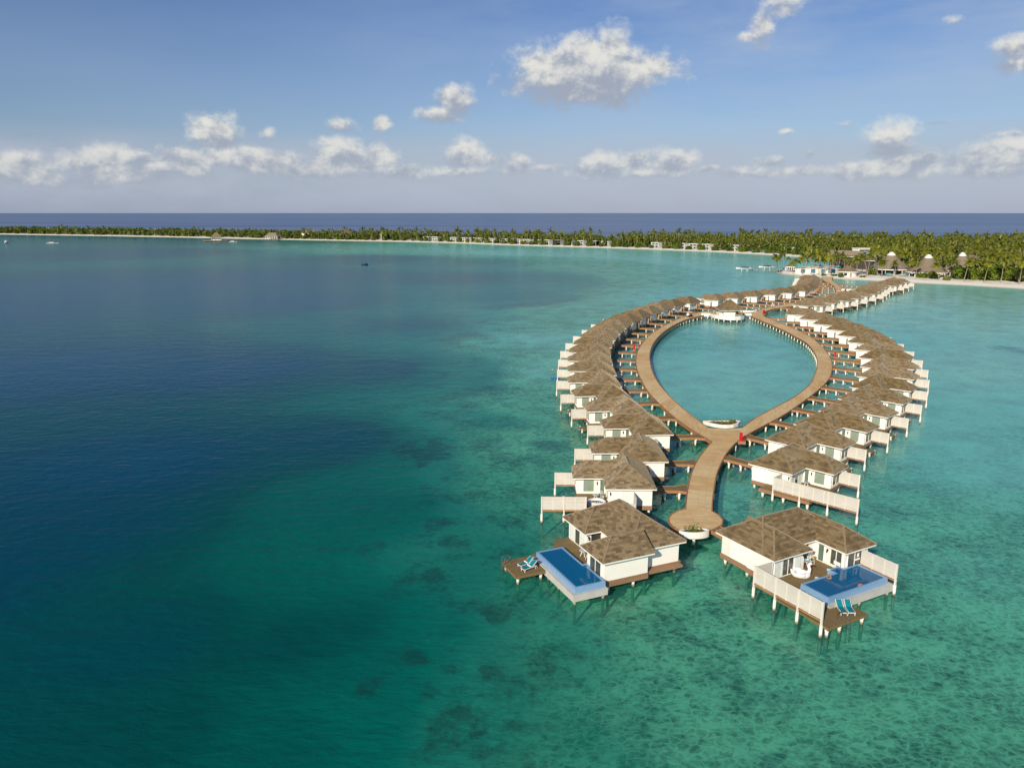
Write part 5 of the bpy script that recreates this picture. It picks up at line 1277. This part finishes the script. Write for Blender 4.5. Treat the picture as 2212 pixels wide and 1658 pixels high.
# beach loungers and parasols along the long beach
bl = thing('beach_lounger', 'l', 'sun lounger'); mb = MB(); mb.box(-1, .4, -.4, .4, .3, .42); mb.bar((.4, 0, .36), (1.1, 0, .85), .8, .1); mb.build('sling', 'teal_fabric', bl)
mb = MB()
for x in (-.9, .4):
    for y in (-.35, .35): mb.box(x - .05, x + .05, y - .05, y + .05, 0, .31)
mb.build('frame', 'white_wicker', bl); f1 = True
for i in range(46):
    x = 905 + i * 17.6 + rr.uniform(-4, 4); y = 522.5 + (x - 875) * .0335 + max(0, x - 1390) * .013
    if x > 1725: continue
    p, an = shore_frame(x, y, 8.5 + rr.random() * 2); o = bl if f1 else copy_tree(bl); f1 = False; o.location = (p.x, p.y, .85); o.rotation_euler = (0, 0, an + pi / 2 + rr.uniform(-.3, .3)); o.scale = (1.4, 1.4, 1.4)
    tag(o, 'teal lounger on the sand at the edge of the bushes along the long beach', None, 'teal loungers along the long beach')
ru = copy_tree(um); ru.name = 'red_parasol'
for c in ru.children:
    if c.name.startswith('canopy'): c.data = c.data.copy(); c.data.materials[0] = M['pink_cloth']
KIDS.pop(ru.name, None); f1 = True
for i in range(14):
    p, an = shore_frame(700 + i * 9 + rr.uniform(-3, 3), 519.5 + i * .2, 12 + rr.random() * 8); o = ru if f1 else copy_tree(ru); f1 = False
    o.location = (p.x, p.y, 1.0); o.scale = (1.5, 1.5, 1.1); tag(o, 'red parasol in front of the thatched beach restaurant', None, 'red parasols at the beach restaurant')
wb = thing('service_building', 'white flat-roofed building in the trees behind the left thatched hut', 'building', tuple(zr(R3b, 330, 420, 1.0)), R(10)); wb.location.y += 45
mb = MB(); mb.box(-5, 5, 0, 8, 0, 11); mb.box(-5.4, 5.4, -.4, 8.4, 10.9, 11.4); mb.box(7, 14, 4, 12, 0, 9); mb.build('wall', 'white_plaster', wb); mb = MB(); mb.box(-4, 4, -.06, .1, 8.6, 10.2); mb.build('window', 'dark_interior', wb); boxes.append((wb.location.x, wb.location.y, 9))

# ------------------------------------------------------------------ the grove
def clear(x, y):
    return all((x - a) ** 2 + (y - b) ** 2 > r_ * r_ for a, b, r_ in boxes)
# bushes that hide the foot of the beach villas
BB = 'green bushes in front of the white beach villas'; k = 0; nb = 0
x = 600.0
while x < 1745:
    y = 516.9 + (x - 560) * .0165 + max(0, x - 875) * .0180 + max(0, x - 1390) * .0125
    nr = min(abs(x - q) for q in vill_px)
    if nr > 5 or rr.random() < .4:
        p, an = shore_frame(x, y, rr.uniform(10, 15)); s = rr.uniform(.8, 1.4)
        plant_bush(rr.choice((0, 0, 1, 2, 4)), (p.x, p.y, .8), s, 'green bush at the edge of the long beach in front of the white villas', BB, s * .85, rr.random() * 6); nb += 1
    x += rr.uniform(4.5, 8.5) * (1.0 if x > 1000 else 1.25)
pts = []
g = 8.0
cells = {}
def far_enough(x, y, m):
    cx, cy = int(x // 12), int(y // 12)
    for i in (-1, 0, 1):
        for j in (-1, 0, 1):
            for q in cells.get((cx + i, cy + j), ()):
                if (q[0] - x) ** 2 + (q[1] - y) ** 2 < m * m: return False
    return True
tries = 0
while len(pts) < 3300 and tries < 60000:
    tries += 1
    f = rr.random()
    if f < .6:
        # a strip along the shore
        k = rr.randrange(2, len(sh) - 3); d = (Vector(sh[k + 1]) - Vector(sh[k - 1])).normalized(); off = 12 + 155 * rr.random() ** 1.5; q = Vector(sh[k]) + Vector((-d.y, d.x)) * off + d * rr.uniform(-5, 5)
    else: q = Vector((rr.uniform(150, 1000), rr.uniform(440, 1080)))
    x, y = q.x, q.y
    az = math.degrees(math.atan2(x, y))
    if y < 60 or abs(az) > 41 or not inside((x, y), ISL): continue
    d = seg_d((x, y), shore)
    if d < 11.5 or (d < 19 and rr.random() < .55) or not clear(x, y): continue
    # keep the spit itself open
    if x < 262 and 440 < y < 640 and x - 180 < 90 and d < 60: continue
    # the right-hand beach has a deep open front with huts
    if y < 560 and d < 22: continue
    if not far_enough(x, y, 5.0 if d < 60 else 6.5): continue
    cells.setdefault((int(x // 12), int(y // 12)), []).append((x, y)); pts.append((x, y, d))
pts.sort(key=lambda p: math.hypot(p[0], p[1]) + .8 * p[2])
nind = 300 - 53
stuff = [MB(), MB(), MB()]; low = []
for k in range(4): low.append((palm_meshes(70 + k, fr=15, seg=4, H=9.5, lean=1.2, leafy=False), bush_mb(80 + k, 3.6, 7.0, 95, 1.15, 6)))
def stamp(dst, src, x, y, z, s, a):
    c, n = cos(a) * s, sin(a) * s; o = len(dst.v)
    dst.v += [(x + u * c - v * n, y + u * n + v * c, z + w * s) for u, v, w in src.v]; dst.f += [[o + i for i in f] for f in src.f]; dst.uv += [[(0, 0)] * len(f) for f in src.f]; dst.mi += src.mi
ni = 0
for x, y, d in pts:
    palm = mnoise.noise(Vector((x * .02, y * .02, 3))) > -.25 or rr.random() < .5
    h = (8.5 + 7.5 * rr.random() ** 1.6 + 5.5 * (mnoise.noise(Vector((x * .022, y * .022, 8))))) * (.85 if d < 24 else 1) + (3.5 if rr.random() < .07 else 0); h = max(5.5, h * .86)
    if x < -330: h *= .8; palm = palm and rr.random() < .6
    if palm and ni < nind:
        lab, gr = ('coconut palm in the dense grove behind the thatched huts and right beach', 'palms of the grove behind the right beach') if math.hypot(x, y) < 760 and x > 150 else ('coconut palm in the long grove behind the white beach villas', 'palms of the long grove')
        plant_palm(rr.randrange(7), (x, y, .9), h, rr.random() * 6.28, lab, gr); ni += 1
        if d > 14: stamp(stuff[2], low[rr.randrange(4)][1], x + 2, y + 2.5, .8, rr.uniform(.6, 1.25) if d > 24 else rr.uniform(.3, .6), rr.random() * 6)
    elif palm:
        (tr, cr), _ = low[rr.randrange(4)]; s = h / 9.5; a = rr.random() * 6.28
        stamp(stuff[0], cr, x, y, .9, s, a); stamp(stuff[1], tr, x, y, .9, s, a)
        stamp(stuff[2], low[rr.randrange(4)][1], x + 2, y + 3, .8, rr.uniform(.8, 1.45), rr.random() * 6)
    else: stamp(stuff[2], low[rr.randrange(4)][1], x, y, .8, rr.uniform(1.0, 1.65), rr.random() * 6)
print('palms', ni, 'points', len(pts), 'bushes', nb)
gv = thing('palm_grove', 'dense green palm and broadleaf grove covering the far parts of the island', 'grove'); gv['kind'] = 'stuff'
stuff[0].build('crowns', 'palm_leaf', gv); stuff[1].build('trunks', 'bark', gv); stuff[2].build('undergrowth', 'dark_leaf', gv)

# ------------------------------------------------------------------ water and sea bed
CP = [(1585,800,.20),(1585,700,.22),(1500,850,.20),(1650,850,.2),(1900,1500,.44),(1500,1600,.46),(2150,1450,.42),(2150,1250,.36),(2150,1000,.27),(2150,800,.18),(2080,650,.08),(2200,700,.12),(1950,1350,.42),(1500,1400,.45),(1600,1250,.40),(1500,1100,.36),(1650,1050,.34),
(1350,1550,.5),(1250,1600,.53),(1150,1400,.53),(1250,1250,.46),(1120,1300,.55),(1000,1550,.58),(950,1350,.64),(1000,1200,.58),(1100,1050,.50),(1180,950,.42),(1120,880,.46),(1180,800,.32),(1200,730,.30),(1250,660,.42),(1050,900,.56),(1000,800,.6),(1100,700,.48),
(800,1100,.70),(750,1350,.74),(800,1550,.67),(600,1400,.76),(600,1600,.73),(300,1400,.82),(100,1600,.78),(300,1000,.97),(100,800,1.0),(500,800,.96),(700,950,.84),(850,800,.80),(900,700,.76),(600,650,.9),(200,620,.95),(100,1150,.90),(300,1620,.77),
(1000,600,.80),(1200,600,.66),(600,600,.93),(1100,640,.68),(1400,600,.42),(1500,563,.20),(1600,600,.30),(1300,545,.16),(1150,545,.2),(1000,538,.32),(850,530,.38),(700,530,.5),(800,560,.80),(400,525,.74),(100,518,.74),(300,545,.86),(1450,650,.30),(1650,640,.22),(1720,605,.1),(1000,565,.68),(1250,570,.48),(1900,620,.1),(1600,560,.10),(1690,575,.12),(-300,700,1.0),(-300,1300,.95),(2600,900,.25),(2600,1400,.4),(1300,1750,.5),(300,1900,.76),(2000,1900,.45)]
cps = [];
for x, y, d in CP:
    p = at(x, y); r_ = math.hypot(p.x, p.y); cps.append((math.atan2(p.x, p.y), math.log(r_) * 1.1, d))
REEF = [(915,972,62,20,1.15),(1065,958,42,13,.85),(1095,1012,50,16,.45),(985,1168,38,18,1.1),(945,1243,42,18,.9),(1068,1330,28,18,1.2),(810,1470,45,18,.35),(1120,1066,40,12,.6),(1020,1070,40,10,.4),(1090,900,40,9,.6),(940,1075,30,10,.0),(1010,1200,26,14,.5),(1170,1410,60,26,.4),(1250,1420,70,30,.4),(1100,1500,80,40,.35),(1000,1540,60,25,.45),(870,1560,50,30,.25),(730,1620,60,24,.25),(1160,1420,26,12,.6),(1380,1480,120,40,.3),(1560,1490,60,22,.2),(2190,1565,50,20,.55),(1820,1340,60,18,.5),(1760,1375,45,14,.7),(1240,720,60,6,.45),(1170,728,40,6,.4),(1300,575,60,5,.2),(1480,560,40,6,.25),(1120,920,60,14,.35),(1180,880,50,10,.3),(1690,762,18,4,.5),(2185,755,45,9,.55),(1020,870,40,8,.4),(1230,1310,70,30,.35),(1320,1330,50,25,.3),(1880,1600,90,30,.35),(1700,1560,80,30,.25),(1430,1600,90,30,.3),(620,690,220,10,.25),(1000,705,140,7,.2),(1130,1130,50,14,.45),(1180,960,40,12,.7),(1090,1190,40,12,.6),(900,1420,30,14,.7),(980,1440,34,14,.7),(1050,1450,40,14,.7),(930,1500,30,12,.6),(790,1500,26,12,.6),(1100,1570,60,16,.5),(1160,990,46,12,.6)]
reefs_and_shade = []
for x, y, rx, ry, s in REEF:
    p = at(x, y); q = at(x + rx, y); e = at(x, y - ry); reefs_and_shade.append((p.x, p.y, max(1.5, math.dist(p[:2], q[:2])), max(1.5, math.dist(p[:2], e[:2])), s))
for x, y, b, side, lab, grp, nm in rows:  # villa shade and dark reflections painted into the water as extra patches
    if 'curved' in grp:
        th = R(b - 90)
        for lx, ly, r_, s in ((-4, 4, 8.5, .28), (4, 4, 7.5, .2)): reefs_and_shade.append((x + side * lx * cos(th) - ly * sin(th), y + side * lx * sin(th) + ly * cos(th), r_, r_, s))
reefs_and_shade.append((21, 84, 9, 7, .25))
angs = []
a = -pi
while a < pi - 1e-6:
    angs.append(a); a += R(.42) if abs(a) < R(44) else R(4)
rad = [6.0]
while rad[-1] < 2600: rad.append(rad[-1] * 1.018 + .05)
while rad[-1] < 180000: rad.append(rad[-1] * 1.35)
na, nr_ = len(angs), len(rad); wv = []; dep = []; rf_ = []; oc = []
for r_ in rad:
    for a in angs:
        x, y = r_ * sin(a), r_ * cos(a); wv.append((x, y, 0)); la = math.log(r_) * 1.1; sw = sd_ = 0
        if abs(a) < R(60):
            for ca, cl, cd in cps:
                w = 1 / ((a - ca) ** 2 + (la - cl) ** 2 + .0004) ** 1.6; sw += w; sd_ += w * cd
            dd = sd_ / sw
        else: dd = .8
        q = 0
        if r_ < 900 and abs(a) < R(44) and dd > .08:
            for ex, ey, rx, ry, s in reefs_and_shade:
                u = ((x - ex) / rx) ** 2 + ((y - ey) / ry) ** 2
                if u < 3.2: q = max(q, s * math.exp(-u * 1.1))
        rf_.append(q); dep.append(dd)
        o_ = 0.0
        if r_ > 420 and y > x * -.2:
            if r_ > 2600 or (not inside((x, y), ISL) and seg_d((x, y), back) < seg_d((x, y), shore)): o_ = 1.0
        oc.append(o_)
mb = MB(); fs = [(i * na + k, (i + 1) * na + k, (i + 1) * na + (k + 1) % na, i * na + (k + 1) % na) for i in range(nr_ - 1) for k in range(na)]
me = bpy.data.meshes.new('water'); me.from_pydata([(0, 0, 0)] + wv, [], [(0, 1 + (k + 1) % na, 1 + k)[::-1] if False else (0, 1 + k, 1 + (k + 1) % na)[::-1] for k in range(na)] + [tuple(v + 1 for v in f)[::-1] for f in fs])
for nm, arr in (('depth', [.6] + dep), ('reef_and_shade', [0] + rf_), ('ocean', [0] + oc)):
    at_ = me.attributes.new(nm, 'FLOAT', 'POINT'); at_.data.foreach_set('value', arr)
if me.polygons[na * 3].normal.z < 0: me.flip_normals()
def water_mat():
    m, t, b = material('sea_water')
    co = t.new('ShaderNodeTexCoord').outputs['Object']
    A = lambda n: t.new('ShaderNodeAttribute', attribute_name=n).outputs['Fac']
    dpt, reef_and_shade, oce = A('depth'), A('reef_and_shade'), A('ocean')
    n1 = t.noise(t.scaled(co, (.035, .06, 1)), 1.0, 4, .6); n2 = t.noise(co, .45, 5, .68, .6); n3 = t.noise(co, .13, 4, .6)
    dp = t.math('ADD', dpt, t.math('MULTIPLY', t.math('SUBTRACT', n1, .5), .10))
    body = t.ramp(dp, WATER_RAMP)
    # reef and rubble patches seen through the water, plus shade painted around the villas
    n4 = t.noise(co, 1.3, 4, .7, .3)
    band = t.ramp(dp, [(.34, (0, 0, 0)), (.47, (.75,) * 3), (.60, (.7,) * 3), (.72, (0, 0, 0))])
    mot = t.math('ADD', t.math('MULTIPLY', n2, .6), t.math('ADD', t.math('MULTIPLY', n3, .8), t.math('MULTIPLY', n4, .35)))
    rub = t.math('MULTIPLY', t.math('MULTIPLY_ADD', mot, 6.0, -5.3, clamp=True), band)
    rb = t.math('MULTIPLY', t.math('MULTIPLY_ADD', t.math('ADD', reef_and_shade, t.math('MULTIPLY', t.math('SUBTRACT', mot, .875), t.math('MULTIPLY', reef_and_shade, 4.5))), 3.4, -.75, clamp=True), .66)
    pm = t.math('MAXIMUM', rb, rub)
    body = t.mix(pm, body, t.mix(n4, t.mix(dp, (.010, .06, .05), (.001, .025, .035)), t.mix(dp, (.025, .10, .07), (.003, .05, .055))))
    body = t.mix(oce, body, t.mix(t.math('MULTIPLY_ADD', t.noise(t.scaled(co, (.0004, .0035, 1)), 1.0, 5, .7), 3.0, -1.0, clamp=True), (.055, .10, .23), (.18, .24, .36)))
    # waves
    w1 = t.noise(t.scaled(co, (.35, .75, 1), rot=(0, 0, R(14))), 1.0, 4, .62, .4)
    w2 = t.noise(t.scaled(co, (.10, .20, 1), rot=(0, 0, R(-12))), 1.0, 3, .6)
    w3 = t.new('ShaderNodeTexVoronoi', {'Vector': t.scaled(co, (.55, .8, 1)), 'Scale': 1.0, 'Smoothness': .6}, feature='SMOOTH_F1').outputs[0]
    hgt = t.math('ADD', t.math('MULTIPLY', w1, .34), t.math('ADD', t.math('MULTIPLY', w2, .55), t.math('MULTIPLY', w3, .12)))
    bp = t.new('ShaderNodeBump', {'Height': hgt, 'Strength': .55, 'Distance': .42}).outputs[0]
    bd = t.new('ShaderNodeBump', {'Height': hgt, 'Strength': .8, 'Distance': .55}).outputs[0]
    df = t.new('ShaderNodeBsdfDiffuse', {'Color': body, 'Normal': bd})
    tr = t.new('ShaderNodeBsdfTransparent', {'Color': t.ramp(dp, [(0, (.7, .95, .88)), (.25, (.46, .94, .90)), (.45, (.42, .84, .71)), (1, (.1, .6, .6))])})
    opa = t.math('MAXIMUM', t.ramp(dp, [(0, (.35,) * 3), (.25, (.5,) * 3), (.40, (.22,) * 3), (.49, (.26,) * 3), (.58, (.75,) * 3), (.72, (1,) * 3)]), t.math('MAXIMUM', oce, t.math('MULTIPLY', pm, .85)))
    mx = t.new('ShaderNodeMixShader', {0: opa, 1: tr.outputs[0], 2: df.outputs[0]})
    gl = t.new('ShaderNodeBsdfGlossy', {'Color': (.86, .95, 1.0), 'Roughness': t.math('MULTIPLY_ADD', oce, .18, .12), 'Normal': bp})
    fr = t.new('ShaderNodeFresnel', {'IOR': 1.30, 'Normal': bp})
    ff = t.math('MINIMUM', t.math('MULTIPLY', fr, t.math('MULTIPLY_ADD', oce, -.35, .66)), .33)
    o = t.new('ShaderNodeMixShader', {0: ff, 1: mx.outputs[0], 2: gl.outputs[0]})
    t.l.new(o.outputs[0], m.node_tree.nodes['Material Output'].inputs[0])
WATER_RAMP = [(0, (.36, .62, .48)), (.12, (.27, .64, .56)), (.26, (.19, .58, .57)), (.40, (.09, .42, .36)), (.52, (.018, .27, .20)), (.64, (.001, .15, .115)), (.76, (.001, .072, .068)), (.90, (.001, .055, .09)), (1.0, (.001, .058, .115))]
water_mat()
me.materials.append(M['sea_water']); wo = bpy.data.objects.new('water', me); C.objects.link(wo); tag(wo, 'clear turquoise lagoon turning deep blue toward the open sea', None, None, 'structure')
for p in me.polygons: p.use_smooth = True
# sea bed, shallow under the villas and sloping away
def bed_mat():
    m, t, b = material('sea_bed_sand')
    co = t.new('ShaderNodeTexCoord').outputs['Object']
    n = t.noise(co, 1.1, 6, .72, .5); n2 = t.noise(co, .13, 5, .7)
    caustic_net = t.new('ShaderNodeTexVoronoi', {'Vector': t.new('ShaderNodeVectorMath', {0: t.scaled(co, (.80, 1.3, 1)), 1: t.new('ShaderNodeVectorMath', {0: t.new('ShaderNodeTexNoise', {'Vector': co, 'Scale': .7, 'Detail': 3.0}).outputs[1], 1: (1.5, 1.5, 0)}, operation='MULTIPLY').outputs[0]}, operation='ADD').outputs[0], 'Scale': 1.0}, feature='DISTANCE_TO_EDGE').outputs[0]
    r_ = t.math('SUBTRACT', 1.0, t.math('MULTIPLY', caustic_net, 7.5), clamp=True)  # bright lines of a caustic light net, painted into the bed colour
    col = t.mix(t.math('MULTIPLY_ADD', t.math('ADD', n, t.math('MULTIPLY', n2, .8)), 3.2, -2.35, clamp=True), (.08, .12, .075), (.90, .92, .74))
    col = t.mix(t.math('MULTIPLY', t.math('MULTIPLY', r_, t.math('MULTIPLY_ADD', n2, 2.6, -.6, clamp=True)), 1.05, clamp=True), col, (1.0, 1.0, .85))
    t.set(b.inputs['Base Color'], col); b.inputs['Roughness'].default_value = 1.0; b.inputs['Specular IOR Level'].default_value = 0
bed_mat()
ba = [a for a in angs if abs(a) < R(60)][::3]; br_ = [r_ for r_ in rad if r_ < 2400][::3]
bv_ = []
for r_ in br_:
    for a in ba:
        x, y = r_ * sin(a), r_ * cos(a); i = min(range(len(rad)), key=lambda k: abs(rad[k] - r_)) * na + angs.index(a); dd = dep[i]
        bv_.append((x, y, -1.7 - 5.0 * max(0, dd - .4) + .25 * mnoise.noise(Vector((x * .15, y * .15, 2)))))
nb_ = len(ba); me = bpy.data.meshes.new('sea_bed'); me.from_pydata(bv_, [], [(i * nb_ + k, i * nb_ + k + 1, (i + 1) * nb_ + k + 1, (i + 1) * nb_ + k)[::-1] for i in range(len(br_) - 1) for k in range(nb_ - 1)])
me.materials.append(M['sea_bed_sand']); ob = bpy.data.objects.new('sea_bed', me); C.objects.link(ob); tag(ob, 'pale sand of the lagoon floor with painted caustic light net, seen through the water', None, None, 'structure')
for p in me.polygons: p.use_smooth = True

# ------------------------------------------------------------------ sun and sky
SUN_AZ, SUN_EL = R(28), R(27)                   # the sun stands behind the camera, to the left
dirn = Vector((sin(SUN_AZ) * cos(SUN_EL), cos(SUN_AZ) * cos(SUN_EL), -sin(SUN_EL)))
sd_ = bpy.data.lights.new('sun', 'SUN'); sd_.energy = 5.0; sd_.angle = R(.5); sd_.color = (1.0, .88, .70)
so = bpy.data.objects.new('sun', sd_); C.objects.link(so); so.rotation_euler = dirn.to_track_quat('-Z', 'Y').to_euler(); so.location = (-200, -300, 300)
wd = bpy.data.worlds.new('World'); S.world = wd; wd.use_nodes = True; t = NT(wd.node_tree)
bg = t.n['Background']; wout = t.n['World Output']
sky = t.new('ShaderNodeTexSky', sky_type='NISHITA', sun_disc=False, sun_elevation=SUN_EL, sun_rotation=pi + SUN_AZ, altitude=0.0, air_density=1.0, dust_density=.6, ozone_density=3.0)
hsv = t.new('ShaderNodeHueSaturation', {'Color': sky, 'Saturation': 1.25, 'Hue': .5})
tc = t.new('ShaderNodeTexCoord').outputs['Generated']
sx = t.new('ShaderNodeSeparateXYZ', {0: tc})
az = t.math('ARCTAN2', sx.outputs[0], sx.outputs[1]); el = t.math('ARCSINE', sx.outputs[2])
elp = t.math('MAXIMUM', el, 0.0)
hsv = t.mix(1.0, hsv, t.ramp(t.math('MULTIPLY', elp, 2.0), [(0, (.9, .92, .98)), (.22, (.76, .81, .92)), (.45, (.50, .61, .80)), (.62, (.33, .46, .68)), (1, (.26, .38, .6))]), 'MULTIPLY')
skyc = t.mix(t.ramp(t.math('MULTIPLY', elp, 2.4), [(0, (.92,) * 3), (.25, (.5,) * 3), (1, (0, 0, 0))]), hsv, (3.1, 3.5, 4.5))
skyc = t.mix(1.0, skyc, t.ramp(t.math('MULTIPLY_ADD', az, .8, .5, clamp=True), [(0, (.78, .84, .88)), (.55, (1, 1, 1))]), 'MULTIPLY')
t.set(bg.inputs[0], skyc); bg.inputs[1].default_value = .11
cv = t.new('ShaderNodeCombineXYZ', {0: az, 1: t.math('MULTIPLY', el, 1.25), 2: 0.0}).outputs[0]
nz = t.noise(cv, 26, 7, .62, .15); nz2 = t.noise(cv, 70, 5, .6)
nzl = t.noise(t.scaled(cv, (1, 1, 1), loc=(.006, -.012, 0)), 26, 7, .62, .15)
CL = [(100,362,800,26,.50),(1000,372,600,20,.40),(1800,368,700,22,.42),(1265,160,135,52,1.15),(1225,172,118,38,1.0),(1245,125,75,42,1.0),(1325,115,38,48,1.0),(1345,170,90,30,.95),(1415,150,48,34,.72),(985,215,44,32,.95),(945,248,55,20,.85),(468,290,50,40,.95),(440,300,36,26,.8),(735,272,38,20,.8),(828,268,24,20,.7),(578,290,36,24,.5),(345,318,24,24,.45),
(25,365,60,28,.8),(100,385,90,22,.75),(245,345,52,22,.9),(235,375,90,24,.8),(330,360,60,24,.75),(420,352,60,26,.8),(500,345,70,24,.85),(570,352,50,24,.85),(640,362,60,22,.75),(735,338,50,34,.95),(700,365,90,22,.8),(815,345,52,26,.85),(860,370,80,18,.7),(1005,335,42,28,.9),(1060,345,50,16,.6),(1122,355,30,20,.85),(1010,370,90,16,.6),(1300,358,48,24,.9),(1380,350,50,24,.85),(1450,350,54,24,.85),(1400,375,120,14,.65),(1600,372,110,18,.6),(1660,350,60,16,.5),(1925,308,48,38,1.0),(1960,345,70,22,.75),(1900,368,90,20,.8),(2130,345,70,26,.85),(2200,335,60,30,.85),(2150,368,90,16,.7),
(1650,55,34,58,.62),(1690,15,50,34,.7),(1625,80,40,16,.5),(2195,105,50,28,.75),(2190,138,46,20,.6),(2020,265,70,10,.4),(1830,268,36,12,.35),(1700,285,22,10,.45),(2190,290,80,10,.4),(2060,45,40,20,.35),(1750,330,20,22,.45),(1560,60,22,20,.3)]
CL = [(x, y, rx, ry * 1.12, s * 1.12) if 320 < y < 380 and rx < 200 else (x, y, rx, ry, s) for x, y, rx, ry, s in CL] + [(170,352,46,22,.95),(300,342,44,20,.9),(385,345,50,26,.95),(540,335,44,22,.9),(620,350,60,22,.9),(60,345,40,18,.9),(1180,365,60,14,.7),(1530,365,60,14,.6)]
cur = -1.0; shd = 0.0; dens = 0.0
for x, y, rx, ry, s in CL:
    v = ray(x, y).normalized(); ca, ce = math.atan2(v.x, v.y), math.asin(v.z); k = 1 / FPX
    ux = t.math('MULTIPLY', t.math('SUBTRACT', az, ca), 1 / (rx * k)); uy = t.math('MULTIPLY', t.math('SUBTRACT', el, ce), 1 / (ry * k))
    val = t.math('SUBTRACT', s, t.math('MULTIPLY', t.math('SQRT', t.math('ADD', t.math('MULTIPLY', ux, ux), t.math('MULTIPLY', uy, uy))), .8))
    if isinstance(cur, float): cur = val; shd = uy
    else:
        g_ = t.math('MULTIPLY_ADD', t.math('SUBTRACT', val, cur), 1.8, .5, clamp=True); shd = t.math('ADD', t.math('MULTIPLY', shd, t.math('SUBTRACT', 1.0, g_)), t.math('MULTIPLY', uy, g_)); cur = t.math('MAXIMUM', cur, val)
den = t.math('ADD', cur, t.math('MULTIPLY', t.math('SUBTRACT', nz, .5), 1.5))
den = t.math('ADD', den, t.math('MULTIPLY', t.math('SUBTRACT', nz2, .5), .35))
alpha = t.math('SMOOTHSTEP', .12, .62, den) if False else t.new('ShaderNodeMapRange', {0: den, 1: -.06, 2: .58, 3: 0.0, 4: 1.0}, interpolation_type='SMOOTHSTEP').outputs[0]
lit = t.math('ADD', t.math('MULTIPLY', shd, .56), t.math('ADD', t.math('MULTIPLY', t.math('SUBTRACT', nz, nzl), 2.6), .45))
lit = t.new('ShaderNodeMapRange', {0: lit, 1: 0.0, 2: 1.0, 3: 0.0, 4: 1.0}, interpolation_type='SMOOTHSTEP').outputs[0]
cc = t.mix(lit, (.33, .37, .45), (.73, .72, .67))
low_ = t.new('ShaderNodeMapRange', {0: el, 1: .0, 2: .10, 3: .45, 4: 1.0}).outputs[0]
bgc = t.new('ShaderNodeBackground', {0: cc, 1: 1.0})
# thin high veil
veil = t.math('MULTIPLY', t.new('ShaderNodeMapRange', {0: t.noise(t.scaled(cv, (2.2, 7, 1), rot=(0, 0, .25)), 1.6, 5, .6), 1: .40, 2: .72, 3: 0.0, 4: .6}).outputs[0], t.new('ShaderNodeMapRange', {0: az, 1: -.25, 2: .3, 3: .15, 4: 1.0}).outputs[0])
fa = t.math('MAXIMUM', t.math('MULTIPLY', alpha, t.math('MULTIPLY', low_, .96)), 0.0)
bgv = t.new('ShaderNodeBackground', {0: (.40, .48, .62), 1: 1.0})
m1 = t.new('ShaderNodeMixShader', {0: veil, 1: bg.outputs[0], 2: bgv.outputs[0]})
wnd = t.ramp(t.math('MULTIPLY', elp, 5.0), [(0, (.25,) * 3), (.12, (.75,) * 3), (.33, (.8,) * 3), (.50, (0, 0, 0))])
bn = t.new('ShaderNodeMapRange', {0: t.noise(t.scaled(cv, (1, 2.4, 1)), 9, 6, .62), 1: .36, 2: .60, 3: .35, 4: .9}).outputs[0]
bgl = t.new('ShaderNodeBackground', {0: (.42, .46, .55), 1: 1.0})
m1 = t.new('ShaderNodeMixShader', {0: t.math('MULTIPLY', wnd, bn), 1: m1.outputs[0], 2: bgl.outputs[0]})
m2 = t.new('ShaderNodeMixShader', {0: t.math('MULTIPLY', fa, t.math('GREATER_THAN', el, 0.0)), 1: m1.outputs[0], 2: bgc.outputs[0]})
t.l.new(m2.outputs[0], wout.inputs[0])
S.view_settings.exposure = .10
S.cycles.max_bounces = 8; S.cycles.transparent_max_bounces = 12
